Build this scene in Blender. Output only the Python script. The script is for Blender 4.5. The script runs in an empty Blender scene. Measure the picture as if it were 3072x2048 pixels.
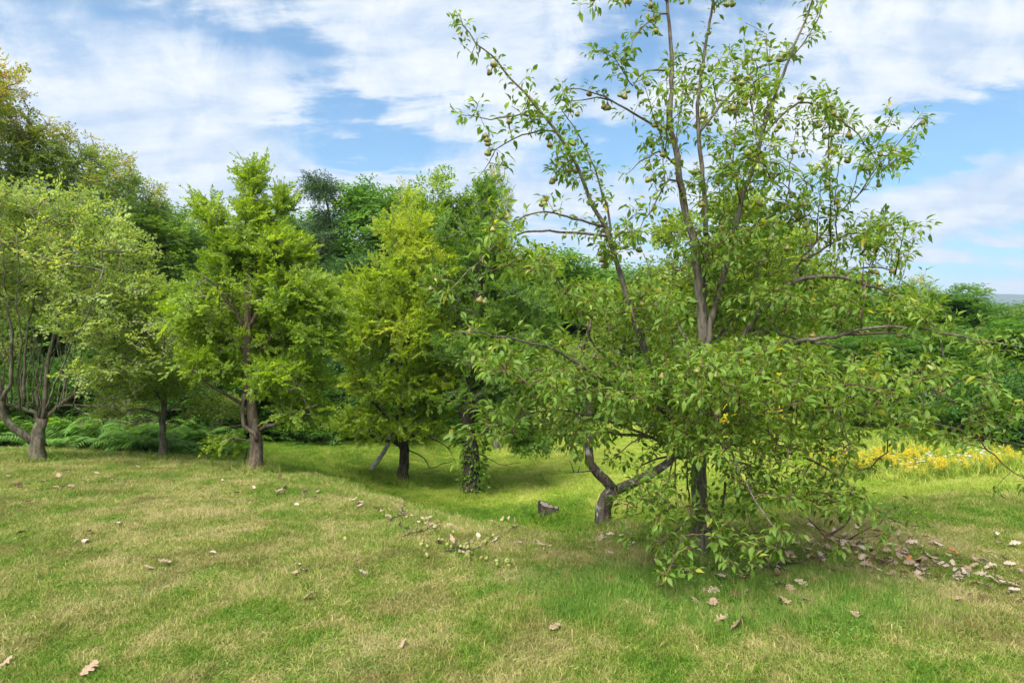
import bpy, math, random
import numpy as np
from mathutils import Vector, Matrix

R = math.radians
SC = bpy.context.scene
COL = SC.collection
rng = np.random.default_rng(7)
random.seed(7)

# ------------------------------------------------------------------ camera, light, exposure
CH = 1.6                       # eye height
F = 2048.0                     # focal length in photograph pixels (24 mm on a 36 mm sensor)
cam_d = bpy.data.cameras.new('camera'); cam_d.lens = 24; cam_d.sensor_width = 36
cam_d.clip_end = 9000; cam_d.clip_start = 0.05
cam = bpy.data.objects.new('camera', cam_d); COL.objects.link(cam)
cam.location = (0, 0, CH); cam.rotation_euler = (R(90), 0, 0)
SC.camera = cam

SUN_EL, SUN_AZ = 54.0, 205.0   # azimuth clockwise from the view direction: high, behind the camera to the left
sun_d = bpy.data.lights.new('sun', 'SUN'); sun_d.energy = 3.4; sun_d.angle = R(40); sun_d.color = (1.0, 0.95, 0.86)
sun = bpy.data.objects.new('sun', sun_d); COL.objects.link(sun)
az = R(SUN_AZ); el = R(SUN_EL)
sdir = Vector((math.sin(az)*math.cos(el), math.cos(az)*math.cos(el), math.sin(el)))
sun.rotation_euler = sdir.to_track_quat('Z', 'Y').to_euler()

SC.view_settings.view_transform = 'Standard'; SC.view_settings.look = 'None'
SC.view_settings.gamma = 1.0; SC.view_settings.use_curve_mapping = False
SC.view_settings.exposure = 1.40
SC.render.engine = 'CYCLES'
SC.cycles.max_bounces = 12; SC.cycles.diffuse_bounces = 8; SC.cycles.glossy_bounces = 2
SC.cycles.transmission_bounces = 8; SC.cycles.transparent_max_bounces = 4
SC.cycles.use_adaptive_sampling = True; SC.cycles.adaptive_threshold = 0.02

# ------------------------------------------------------------------ node helpers
class NT:
    def __init__(s, tree): s.t = tree; s.n = tree.nodes; s.l = tree.links
    def new(s, typ, **kw):
        n = s.n.new(typ)
        for k, v in kw.items(): setattr(n, k, v)
        return n
    def link(s, a, b): s.l.new(a, b)
    def setin(s, sock, v):
        if hasattr(v, 'is_linked') or isinstance(v, bpy.types.NodeSocket): s.l.new(v, sock)
        else: sock.default_value = v
    def math(s, op, a, b=None, c=None, clamp=False):
        n = s.new('ShaderNodeMath', operation=op); n.use_clamp = clamp
        s.setin(n.inputs[0], a)
        if b is not None: s.setin(n.inputs[1], b)
        if c is not None: s.setin(n.inputs[2], c)
        return n.outputs[0]
    def sstep(s, v, lo, hi):
        n = s.new('ShaderNodeMapRange', interpolation_type='SMOOTHSTEP')
        s.setin(n.inputs['Value'], v); n.inputs['From Min'].default_value = lo; n.inputs['From Max'].default_value = hi
        return n.outputs[0]
    def noise(s, vec, scale, detail=4, rough=.55, dist=0):
        n = s.new('ShaderNodeTexNoise'); s.link(vec, n.inputs['Vector'])
        n.inputs['Scale'].default_value = scale; n.inputs['Detail'].default_value = detail
        n.inputs['Roughness'].default_value = rough; n.inputs['Distortion'].default_value = dist
        return n.outputs['Fac']
    def mix(s, f, a, b, blend='MIX'):
        n = s.new('ShaderNodeMix', data_type='RGBA', blend_type=blend)
        s.setin(n.inputs[0], f); s.setin(n.inputs[6], a if not isinstance(a, tuple) else (*a[:3], 1)); s.setin(n.inputs[7], b if not isinstance(b, tuple) else (*b[:3], 1))
        return n.outputs[2]
    def ramp(s, f, stops):
        n = s.new('ShaderNodeValToRGB'); s.link(f, n.inputs[0]); e = n.color_ramp.elements
        while len(e) < len(stops): e.new(0.5)
        for i, (p, c) in enumerate(stops): e[i].position = p; e[i].color = (*c[:3], 1)
        return n.outputs[0]

def px_dir(px, py):
    v = Vector(((px-1536)/F, 1.0, -(py-1024)/F)); v.normalize(); return v

# ------------------------------------------------------------------ sky with broken cloud
W = bpy.data.worlds.new('World'); SC.world = W; W.use_nodes = True
nt = NT(W.node_tree); nt.n.clear()
sky = nt.new('ShaderNodeTexSky', sky_type='NISHITA'); sky.sun_disc = False
sky.sun_elevation = el; sky.sun_rotation = az; sky.air_density = 1.0; sky.dust_density = 0.8; sky.ozone_density = 1.6
tc = nt.new('ShaderNodeTexCoord')
sep = nt.new('ShaderNodeSeparateXYZ'); nt.link(tc.outputs['Generated'], sep.inputs[0])
dx, dy, dz = sep.outputs
azn = nt.math('ARCTAN2', dx, dy)
dzc = nt.math('MAXIMUM', dz, 0.0)
den = nt.math('ADD', dzc, 0.22)
cx = nt.math('DIVIDE', dx, den); cy = nt.math('DIVIDE', dy, den)
comb = nt.new('ShaderNodeCombineXYZ'); nt.link(cx, comb.inputs[0]); nt.link(cy, comb.inputs[1])
mp = nt.new('ShaderNodeMapping'); mp.inputs['Rotation'].default_value = (0, 0, R(24)); mp.inputs['Scale'].default_value = (.75, 1.5, 1)
nt.link(comb.outputs[0], mp.inputs[0])
n1 = nt.noise(mp.outputs[0], 1.5, 9, .58, .25)
mp2 = nt.new('ShaderNodeMapping'); mp2.inputs['Rotation'].default_value = (0, 0, R(18)); mp2.inputs['Scale'].default_value = (1.0, 2.3, 1)
nt.link(comb.outputs[0], mp2.inputs[0])
n2 = nt.noise(mp2.outputs[0], 3.0, 10, .62, .25)
n3 = nt.noise(tc.outputs['Generated'], 11.0, 10, .66, .5)
val = nt.math('ADD', nt.math('MULTIPLY', n1, .44), nt.math('MULTIPLY', n2, .30))
val = nt.math('ADD', val, nt.math('MULTIPLY', n3, .26))
# openings in the cloud and thicker banks, given as directions (azimuth, sine of elevation)
warp = nt.math('MULTIPLY', nt.math('SUBTRACT', n1, .5), .30)
warp2 = nt.math('MULTIPLY', nt.math('SUBTRACT', n2, .5), .16)
azw = nt.math('ADD', azn, warp); elw = nt.math('ADD', dz, warp2)
def ell(px, py, rx, ry, w, tilt=0.0):
    d = px_dir(px, py); u0 = math.atan2(d.x, d.y); v0 = d.z
    a = rx/F; b = ry/F
    du = nt.math('SUBTRACT', azw, u0); dv = nt.math('SUBTRACT', elw, v0)
    dv = nt.math('SUBTRACT', dv, nt.math('MULTIPLY', du, tilt))
    q = nt.math('ADD', nt.math('POWER', nt.math('ABSOLUTE', nt.math('DIVIDE', du, a)), 2.0), nt.math('POWER', nt.math('ABSOLUTE', nt.math('DIVIDE', dv, b)), 2.0))
    return nt.math('MULTIPLY', nt.math('EXPONENT', nt.math('MULTIPLY', q, -1.0)), w)
bias = None
for e in [(1050, 400, 270, 90, -.22, 0), (1150, 480, 200, 60, -.16, 0), (1840, 440, 180, 70, -.20, 0), (1480, 330, 130, 40, -.14, 0), (2900, 410, 330, 75, -.22, .32),
          (2600, 440, 160, 40, -.10, .2), (560, 60, 520, 70, -.12, -.1), (120, 180, 300, 90, -.07, 0), (900, 100, 160, 120, -.12, -.8), (1880, 150, 260, 120, -.13, .5), (2260, 60, 150, 120, -.10, .3), (2900, 830, 260, 60, -.10, 0), (2050, 800, 300, 60, -.08, 0),
          (1250, 90, 330, 140, .12, 0), (560, 250, 220, 70, .10, 0), (1040, 405, 70, 24, .20, 0), (1290, 250, 420, 100, .10, 0), (2750, 190, 420, 130, .12, .3),
          (620, 540, 620, 200, .12, 0), (420, 260, 300, 120, .10, 0), (2950, 600, 420, 100, .10, .2), (1230, 560, 160, 70, .16, 0), (1650, 620, 260, 60, .08, 0)]:
    if e[4] < 0: e = (*e[:4], e[4]*1.12, e[5])
    t = ell(*e); bias = t if bias is None else nt.math('ADD', bias, t)
cov = nt.math('ADD', val, bias)
cover = nt.sstep(cov, .34, .56)
cover = nt.math('MULTIPLY', cover, .90)
cover = nt.math('ADD', cover, .07)
shade = nt.sstep(nt.math('ADD', nt.math('MULTIPLY', n2, .40), nt.math('ADD', nt.math('MULTIPLY', n1, .25), nt.math('MULTIPLY', n3, .35))), .38, .60)
cloudc = nt.mix(shade, (.47, .59, .77), (.87, .89, .91))
skyc = nt.new('ShaderNodeVectorMath', operation='MULTIPLY'); nt.link(sky.outputs[0], skyc.inputs[0]); skyc.inputs[1].default_value = (.088, .146, .166)
skymix = nt.mix(cover, skyc.outputs[0], cloudc)
bg = nt.new('ShaderNodeBackground'); nt.link(skymix, bg.inputs[0]); bg.inputs[1].default_value = 0.46
wo = nt.new('ShaderNodeOutputWorld'); nt.link(bg.outputs[0], wo.inputs[0])
W.cycles.sampling_method = 'MANUAL'; W.cycles.sample_map_resolution = 512

# ------------------------------------------------------------------ terrain
XC = np.array([-60, -14, -6.75, -3.9, -2.4, -1.5, -.4, .4, 1.3, 2.7, 5.2, 9, 20, 60.])
YC = np.array([12., 10.5, 9.0, 8.6, 7.9, 6.9, 5.8, 5.4, 5.5, 6.0, 7.3, 9.0, 12, 20.])
AA = np.array([.2, .25, .34, .55, .85, 1.0, .98, .85, .75, .70, .62, .6, .6, .6])
_xs = np.linspace(-60, 60, 2401)
def _smooth(v, k=17):
    ker = np.hanning(k+2)[1:-1]; ker /= ker.sum()
    return np.convolve(np.pad(v, k//2, mode='edge'), ker, 'valid')
_YC = _smooth(np.interp(_xs, XC, YC)); _AA = _smooth(np.interp(_xs, XC, AA))
def terrain(x, y):
    x = np.asarray(x, float); y = np.asarray(y, float)
    yc = np.interp(x, _xs, _YC); A = np.interp(x, _xs, _AA)
    t = y - yc
    s = np.clip((t+.5)/4.2, 0, 1); s = s*s*(3-2*s)
    z = -A*s
    far = np.clip(t-4.0, 0, 60)
    z = z - .042*far*np.exp(-far/60)
    z = z + .022*np.sin(x*1.7+.6*y)*np.cos(y*1.3-.4*x)*np.clip(y/3, 0, 1) + .012*np.sin(x*3.9-1.7*y+1.0)
    return z
def P(px, py, d): return np.array([(px-1536)/F*d, d, CH-(py-1024)/F*d])
def ground_px(px, py, dmin=2.2):
    ds = np.arange(dmin, 90, .02)
    X = (px-1536)/F*ds; Z = CH-(py-1024)/F*ds
    T = terrain(X, ds); k = np.argmax(T >= Z)
    if T[k] < Z[k]: k = len(ds)-1
    return np.array([X[k], ds[k], T[k]])
def ground_at(px, d):
    x = (px-1536)/F*d; return np.array([x, d, float(terrain(x, d))])

# ------------------------------------------------------------------ mesh helpers
def mesh_from(name, V, T, tint=None, smooth=False, mats=None, matidx=None):
    V = np.asarray(V, np.float32); T = np.asarray(T, np.int32); k = T.shape[1]
    me = bpy.data.meshes.new(name)
    me.vertices.add(len(V)); me.vertices.foreach_set('co', V.ravel())
    me.loops.add(T.size); me.loops.foreach_set('vertex_index', T.ravel())
    me.polygons.add(len(T)); me.polygons.foreach_set('loop_start', np.arange(0, T.size, k, dtype=np.int32))
    if smooth: me.polygons.foreach_set('use_smooth', np.ones(len(T), bool))
    if tint is not None:
        a = me.attributes.new('tint', 'FLOAT', 'POINT'); a.data.foreach_set('value', np.asarray(tint, np.float32).ravel())
    for m in (mats or []): me.materials.append(m)
    if matidx is not None: me.polygons.foreach_set('material_index', np.asarray(matidx, np.int32))
    me.update(calc_edges=True)
    return me
def obj(name, me, parent=None, loc=(0, 0, 0)):
    o = bpy.data.objects.new(name, me); COL.objects.link(o); o.location = loc
    if parent is not None: o.parent = parent
    return o
def tag(o, label=None, cat=None, group=None, kind=None):
    if label: o['label'] = label
    if cat: o['category'] = cat
    if group: o['group'] = group
    if kind: o['kind'] = kind
    return o
def empty(name, loc, label, cat, group=None, rz=0.0, sc=None):
    o = bpy.data.objects.new(name, None); COL.objects.link(o); o.location = tuple(float(c) for c in loc); o.rotation_euler = (0, 0, rz)
    o.empty_display_size = .1
    if sc is not None: o.scale = sc
    return tag(o, label, cat, group)
def copy_thing(root, loc, rz, sc, label, group, color=None):
    r = root.copy(); COL.objects.link(r); r.location = tuple(float(c) for c in loc); r.rotation_euler = (0, 0, rz); r.scale = sc
    if label: r['label'] = label
    if group: r['group'] = group
    for ch in list(root.children):
        c = ch.copy(); COL.objects.link(c); c.parent = r
        if color is not None: c.color = color
    return r
def norm(a): return a/np.maximum(np.linalg.norm(a, axis=-1, keepdims=True), 1e-9)

def tube(pts, rad, sides=8, knob=0.0, seed=0, cap=True, ridge=0.0):
    """closed tapering tube along pts"""
    g = np.random.default_rng(seed)
    pts = np.asarray(pts, float); rad = np.asarray(rad, float)
    n = len(pts); tan = norm(np.gradient(pts, axis=0))
    ref = np.array([1., 0, 0]) if abs(tan[0][0]) < .9 else np.array([0, 1., 0])
    V = []
    ph = g.random(3)*6.28
    for i in range(n):
        s = norm(np.cross(tan[i], ref)); ref = norm(np.cross(s, tan[i]))
        u, w = s, ref
        a = np.linspace(0, 2*np.pi, sides, endpoint=False)
        rr = rad[i]*(1+knob*g.normal(size=sides)*.6+ridge*(np.sin(3*a+ph[0]+i*.15)+.6*np.sin(5*a+ph[1]-i*.1)))
        V.append(pts[i]+np.outer(np.cos(a)*rr, u)+np.outer(np.sin(a)*rr, w))
    V = np.concatenate(V); T = []
    for i in range(n-1):
        for j in range(sides):
            a, b = i*sides+j, i*sides+(j+1) % sides; c, d = a+sides, b+sides
            T += [(a, b, d), (a, d, c)]
    if cap:
        V = np.vstack([V, pts[0], pts[-1]]); m = len(V)
        for j in range(sides):
            T.append((m-2, (j+1) % sides, j)); T.append((m-1, (n-1)*sides+j, (n-1)*sides+(j+1) % sides))
    return V, np.array(T)
def smooth_path(pts, step):
    """Catmull-Rom resample"""
    pts = np.asarray(pts, float)
    if len(pts) < 3:
        n = max(2, int(np.linalg.norm(pts[-1]-pts[0])/step)+1); t = np.linspace(0, 1, n)[:, None]
        return pts[0]*(1-t)+pts[-1]*t
    Q = np.vstack([2*pts[0]-pts[1], pts, 2*pts[-1]-pts[-2]]); out = []
    for i in range(1, len(Q)-2):
        p0, p1, p2, p3 = Q[i-1], Q[i], Q[i+1], Q[i+2]
        n = max(1, int(round(np.linalg.norm(p2-p1)/step)))
        t = (np.arange(n)/n)[:, None]
        out.append(.5*((2*p1)+(-p0+p2)*t+(2*p0-5*p1+4*p2-p3)*t**2+(-p0+3*p1-3*p2+p3)*t**3))
    out.append(pts[-1][None]); return np.vstack(out)
def prisms(A, B, ra, rb, sides=3):
    """many thin tapered prisms at once"""
    A = np.asarray(A); B = np.asarray(B); n = len(A)
    if n == 0: return np.zeros((0, 3)), np.zeros((0, 3), int)
    t = norm(B-A); ref = np.where(np.abs(t[:, 2:3]) < .8, np.array([[0, 0, 1.]]), np.array([[1., 0, 0]]))
    u = norm(np.cross(t, ref)); w = np.cross(u, t); V = []
    for j in range(sides):
        a = 2*np.pi*j/sides; V.append(A+(np.cos(a)*u+np.sin(a)*w)*ra[:, None])
    for j in range(sides):
        a = 2*np.pi*j/sides; V.append(B+(np.cos(a)*u+np.sin(a)*w)*rb[:, None])
    V = np.stack(V, 1).reshape(-1, 3); T = []
    for j in range(sides):
        k = (j+1) % sides; T += [(j, k, sides+k), (j, sides+k, sides+j)]
    T = np.array(T)[None]+(np.arange(n)*2*sides)[:, None, None]
    return V, T.reshape(-1, 3)
def ribbons(A, B, ra, rb):
    """two-triangle slivers for hair-thin twigs and leaf stalks"""
    A = np.asarray(A); B = np.asarray(B); n = len(A); t = norm(B-A); ref = np.where(np.abs(t[:, 2:3]) < .8, np.array([[0, 0, 1.]]), np.array([[1., 0, 0]]))
    u = norm(np.cross(t, ref)); u = norm(u+np.cross(u, t)*.6); ra = np.asarray(ra)[:, None]; rb = np.asarray(rb)[:, None]
    V = np.stack([A-u*ra, A+u*ra, B+u*rb, B-u*rb], 1).reshape(-1, 3); T = np.array([(0, 1, 2), (0, 2, 3)])[None]+(np.arange(n)*4)[:, None, None]
    return V, T.reshape(-1, 3)
def join(parts):
    V = []; T = []; o = 0
    for v, t in parts:
        V.append(v); T.append(np.asarray(t)+o); o += len(v)
    return np.vstack(V), np.vstack(T)
def stamp(tV, tT, pos, ax, nr, size, width=None):
    """template (x side, y along, z normal) placed at many frames"""
    ax = norm(ax); nr = norm(nr-ax*np.sum(nr*ax, -1, keepdims=True)); sd = np.cross(ax, nr)
    size = np.asarray(size)[:, None, None]
    w = 1.0 if width is None else np.asarray(width)[:, None, None]
    V = pos[:, None, :]+size*(tV[None, :, 0:1]*w*sd[:, None]+tV[None, :, 1:2]*ax[:, None]+tV[None, :, 2:3]*nr[:, None])
    T = tT[None]+(np.arange(len(pos))*len(tV))[:, None, None]
    return V.reshape(-1, 3), T.reshape(-1, 3)

# leaf templates -------------------------------------------------------------
def leaf_hero(curl=.25, fold=.12, wid=.27, wav=0.0):
    ys = [0.13, .40, .70]; ws = [.05, wid, wid*.80]
    V = [(0, 0, 0)]
    zc = lambda y: -curl*y*y
    for i, (y, w) in enumerate(zip(ys, ws)):
        zz = zc(y); f = fold*w/wid; k = wav*(1 if i % 2 else -1)
        V += [(-w, y, zz+f+k), (0, y, zz), (w, y, zz+f-k)]
    V.append((0, 1.0, zc(1.0)-.02)); T = [(0, 1, 2), (0, 2, 3)]
    for i in range(2):
        a = 1+3*i; b = a+3
        T += [(a, b, b+1), (a, b+1, a+1), (a+1, b+1, b+2), (a+1, b+2, a+2)]
    a = 7; T += [(a, 10, a+1), (a+1, 10, a+2)]
    V = np.array(V, float); V[:, 1] = V[:, 1]
    return V, np.array(T)
HERO = [leaf_hero(.42, .09, .23), leaf_hero(.20, .13, .21), leaf_hero(.65, .06, .24), leaf_hero(.34, .16, .18, .01)]
def leaf_mid(fold=.10, w=.27, curl=.15):
    V = np.array([(0, 0, 0), (-w, .45, fold), (0, .5, 0), (w, .45, fold), (0, 1, -curl)], float)
    return V, np.array([(0, 1, 2), (0, 2, 3), (1, 4, 2), (2, 4, 3)])
def leaf_low(fold=.10, w=.28, curl=.12):
    V = np.array([(0, 0, 0), (-w, .45, fold), (w, .45, fold), (0, 1, -curl)], float)
    return V, np.array([(0, 3, 1), (0, 2, 3)])

def spray(kind, seed):
    """a leafy shoot of unit length along +y; returns leaf verts/tris/tint-offset and twig prisms"""
    g = np.random.default_rng(seed); pos = []; ax = []; nr = []; sz = []; A = []; B = []
    def shoot(p, d, L, n, lsz, spread, lift):
        p = np.array(p, float); d = norm(np.array(d, float)); prev = p.copy()
        for i in range(n):
            t = (i+1)/n; q = p+d*L*t+np.array([0, 0, -.10*L*t*t]); A.append(prev); B.append(q); prev = q
            side = 1 if i % 2 else -1
            for s in ((side,) if kind != 'pinnate' else (1, -1)):
                sd = np.cross(d, [0, 0, 1.0]); sd = norm(sd)
                a = d*math.cos(spread)+sd*s*math.sin(spread)+np.array([0, 0, lift])+g.normal(size=3)*(.38 if kind == 'pinnate' else .26)
                pos.append(q); ax.append(a); nr.append(np.array([0, 0, 1.])+g.normal(size=3)*.35); sz.append(lsz*g.uniform(.75, 1.2)*(1-.25*t*(kind == 'pinnate')))
        pos.append(prev); ax.append(d+np.array([0, 0, lift*.5])); nr.append(np.array([0, 0, 1.])+g.normal(size=3)*.3); sz.append(lsz)
        return prev
    if kind == 'pinnate':          # several compound leaves of narrow drooping leaflets
        for k in range(5):
            a = g.uniform(-1.1, 1.1) if k else 0
            s0 = np.array([0, .05+.18*k, -.02*k]); shoot(s0, (math.sin(a), math.cos(a), g.uniform(-.1, .35)), g.uniform(.36, .60), 6, .175, .95, -.06)
        A.append(np.zeros(3)); B.append(np.array([0, .8, -.06])); w = .27
    elif kind == 'broad':
        shoot((0, 0, 0), (0, 1, .05), 1.0, 9, .19, .85, .05)
        for k in range(3):
            y = .15+.22*k; s = 1 if k % 2 else -1
            shoot((0, y, 0), (s*.8, .7, g.uniform(-.2, .4)), .45, 5, .17, .8, .05)
        w = .30
    elif kind == 'fine':           # small dense leaves, for trees farther off
        shoot((0, 0, 0), (0, 1, .05), 1.0, 7, .19, .9, .0)
        for k in range(5):
            y = .05+.17*k; s = 1 if k % 2 else -1
            shoot((0, y, 0), (s*.9, .6, g.uniform(-.5, .6)), .5, 5, .17, .8, .0)
        w = .33
    elif kind == 'needle':
        shoot((0, 0, 0), (0, 1, -.05), 1.0, 12, .15, .9, .05)
        for k in range(4):
            y = .15+.18*k; s = 1 if k % 2 else -1
            shoot((0, y, 0), (s*.7, .7, -.1), .45, 8, .14, .8, .05)
        w = .16
    pos = np.array(pos); ax = np.array(ax); nr = np.array(nr); sz = np.array(sz)
    tV, tT = leaf_low(.10, w, .16)
    V, T = stamp(tV, tT, pos, ax, nr, sz)
    tint = np.repeat(g.normal(size=len(pos))*.16, len(tV))
    A = np.array(A); B = np.array(B)
    tw = ribbons(A, B, np.full(len(A), .009), np.full(len(A), .006))
    return V, T, tint, tw
SPR = {k: [spray(k, 100+i*7+j*31) for i in range(5)] for j, k in enumerate(['pinnate', 'broad', 'fine', 'needle'])}

def sample_lobes(lobes, g, shell=.45):
    """lobes: (centre, radii, n). points biased to the outer part"""
    out = []; lob = []
    for c, r, n in lobes:
        d = norm(g.normal(size=(n, 3))); rr = (shell**3+(1-shell**3)*g.random((n, 1)))**(1/3)
        rr = rr*(1+.13*np.sin(d[:, :1]*5+c[0])*np.cos(d[:, 2:3]*4+c[1]))
        out.append(np.array(c)+d*rr*np.array(r))
    return np.vstack(out)

def grow(limbs, att, g, step=.22, rmin=.003, droop=.12, maxlen=1.6, pipe=.0036):
    """limbs: list of (pts, radii). grows twigs from the limb nodes to the attraction points.
    returns twig segments A,B,ra,rb and tips, tip directions"""
    L = np.vstack([l[0] for l in limbs]); n0 = len(L)
    cap = n0+len(att)*14; N = np.zeros((cap, 3)); N[:n0] = L; par = np.full(cap, -1); n = n0
    D = np.full(len(att), 1e9)
    for i in range(0, n0, 1): D = np.minimum(D, np.linalg.norm(att-L[i], axis=1))
    tips = []; tdir = []; tidx = []
    for k in np.argsort(D):
        p = att[k]; df = N[:n]-p; dist = np.sqrt((df*df).sum(1))
        cost = dist+.55*np.maximum(0, df[:, 2])
        j = int(np.argmin(cost)); q = N[j]; Ln = dist[j]
        if Ln > maxlen or Ln < .04: continue
        dr = (p-q)/Ln
        c = q+dr*Ln*.5+np.array([0, 0, Ln*.14])+g.normal(size=3)*Ln*.05
        m = min(12, max(1, int(math.ceil(Ln/step)))); t = (np.arange(1, m+1)/m)[:, None]
        path = (1-t)**2*q+2*t*(1-t)*c+t*t*p
        path[-1, 2] -= 0
        N[n:n+m] = path; par[n] = j; par[n+1:n+m] = np.arange(n, n+m-1)
        tdir.append(norm(p-(path[-2] if m > 1 else q))); tips.append(p); n += m; tidx.append(n-1)
    cnt = np.zeros(n); cnt[tidx] = 1
    for i in range(n-1, n0-1, -1): cnt[par[i]] += cnt[i]
    idx = np.arange(n0, n); pr = par[idx]
    rb = np.clip(pipe*cnt[idx]**.42, rmin, pipe*2.8); ra = np.maximum(rb, np.where(pr >= n0, np.minimum(pipe*cnt[pr]**.42, pipe*2.8), rb*1.15))
    return N[pr], N[idx], np.minimum(ra, rb*1.6), rb, np.array(tips), np.array(tdir)

# ------------------------------------------------------------------ materials
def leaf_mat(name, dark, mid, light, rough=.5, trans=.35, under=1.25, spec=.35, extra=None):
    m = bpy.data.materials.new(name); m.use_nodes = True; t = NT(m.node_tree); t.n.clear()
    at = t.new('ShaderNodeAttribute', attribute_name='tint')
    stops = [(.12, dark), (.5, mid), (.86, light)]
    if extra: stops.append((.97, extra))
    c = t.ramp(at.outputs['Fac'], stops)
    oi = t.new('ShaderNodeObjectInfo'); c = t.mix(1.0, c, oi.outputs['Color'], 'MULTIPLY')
    ge = t.new('ShaderNodeNewGeometry')
    c2 = t.mix(t.math('MULTIPLY', ge.outputs['Backfacing'], .45), c, tuple(min(1, v*under+.02) for v in mid))
    pb = t.new('ShaderNodeBsdfPrincipled'); t.link(c2, pb.inputs['Base Color']); pb.inputs['Roughness'].default_value = rough
    pb.inputs['Specular IOR Level'].default_value = spec
    tr = t.new('ShaderNodeBsdfTranslucent'); tc_ = t.mix(1.0, c, (1.7, 1.6, .6), 'MULTIPLY'); t.link(tc_, tr.inputs[0])
    mx = t.new('ShaderNodeMixShader'); mx.inputs[0].default_value = trans; t.link(pb.outputs[0], mx.inputs[1]); t.link(tr.outputs[0], mx.inputs[2])
    o = t.new('ShaderNodeOutputMaterial'); t.link(mx.outputs[0], o.inputs[0]); return m
def bark_mat(name, c1, c2, lichen=None, scale=14, bump=.6, lamt=.62):
    m = bpy.data.materials.new(name); m.use_nodes = True; t = NT(m.node_tree); pb = t.n['Principled BSDF']
    tc_ = t.new('ShaderNodeTexCoord'); mp_ = t.new('ShaderNodeMapping'); mp_.inputs['Scale'].default_value = (1, 1, .28); t.link(tc_.outputs['Object'], mp_.inputs[0])
    n1 = t.noise(mp_.outputs[0], scale*2, 6, .65, .6); n2 = t.noise(tc_.outputs['Object'], scale*.5, 5, .6)
    c = t.mix(t.sstep(n1, .38, .64), c1, c2)
    if lichen: c = t.mix(t.sstep(n2, lamt-.04, lamt+.05), c, lichen)
    t.link(c, pb.inputs['Base Color']); pb.inputs['Roughness'].default_value = .9; pb.inputs['Specular IOR Level'].default_value = .15
    b = t.new('ShaderNodeBump'); b.inputs['Strength'].default_value = bump; b.inputs['Distance'].default_value = .02; t.link(n1, b.inputs['Height']); t.link(b.outputs[0], pb.inputs['Normal'])
    return m
def plain_mat(name, c1, c2, scale=20, rough=.7, bump=0.0, spec=.3, tintmul=False, trans=0.0):
    m = bpy.data.materials.new(name); m.use_nodes = True; t = NT(m.node_tree); pb = t.n['Principled BSDF']
    tc_ = t.new('ShaderNodeTexCoord'); n1 = t.noise(tc_.outputs['Object'], scale, 4, .6, .3)
    c = t.mix(t.sstep(n1, .35, .65), c1, c2)
    oi = t.new('ShaderNodeObjectInfo'); c = t.mix(1.0, c, oi.outputs['Color'], 'MULTIPLY')
    t.link(c, pb.inputs['Base Color']); pb.inputs['Roughness'].default_value = rough; pb.inputs['Specular IOR Level'].default_value = spec
    if bump:
        b = t.new('ShaderNodeBump'); b.inputs['Strength'].default_value = bump; b.inputs['Distance'].default_value = .005; t.link(n1, b.inputs['Height']); t.link(b.outputs[0], pb.inputs['Normal'])
    if trans:
        tr = t.new('ShaderNodeBsdfTranslucent'); t.link(c, tr.inputs[0]); mx = t.new('ShaderNodeMixShader'); mx.inputs[0].default_value = trans
        t.link(pb.outputs[0], mx.inputs[1]); t.link(tr.outputs[0], mx.inputs[2]); t.link(mx.outputs[0], t.n['Material Output'].inputs[0])
    return m

LM = {
 'pear': leaf_mat('pear_leaf', (.065, .135, .016), (.130, .225, .028), (.250, .360, .052), .48, .46, 1.35, .30, (.50, .42, .07)),
 'apple': leaf_mat('apple_leaf', (.110, .185, .026), (.200, .300, .044), (.330, .420, .080), .5, .50, 1.25, .35),
 'orchard_green': leaf_mat('orchard_green_leaf', (.100, .195, .016), (.205, .330, .028), (.370, .480, .055), .5, .52, 1.2, .35),
 'orchard_lime': leaf_mat('orchard_lime_leaf', (.140, .240, .016), (.275, .410, .030), (.490, .560, .062), .5, .54, 1.2, .35, (.60, .52, .07)),
 'orchard_deep': leaf_mat('orchard_deep_leaf', (.070, .155, .020), (.130, .255, .034), (.235, .360, .056), .5, .48, 1.2, .35),
 'pale': leaf_mat('pale_old_tree_leaf', (.150, .220, .050), (.280, .385, .105), (.450, .530, .180), .5, .50, 1.25, .35, (.44, .26, .12)),
 'forest': leaf_mat('forest_leaf', (.070, .140, .026), (.135, .230, .046), (.220, .315, .068), .55, .46, 1.25, .3),
 'birch': leaf_mat('birch_leaf', (.090, .145, .030), (.160, .245, .048), (.270, .320, .065), .5, .50, 1.2, .35, (.58, .32, .09)),
 'spruce': leaf_mat('spruce_needle', (.034, .078, .030), (.062, .125, .045), (.105, .180, .062), .6, .20, 1.2, .3),
 'shrub': leaf_mat('shrub_leaf', (.045, .105, .018), (.090, .180, .032), (.160, .260, .050), .5, .40, 1.25, .35),
 'fern': leaf_mat('fern_leaf', (.060, .150, .020), (.120, .250, .036), (.220, .370, .070), .5, .42, 1.2, .35),
}
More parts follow.
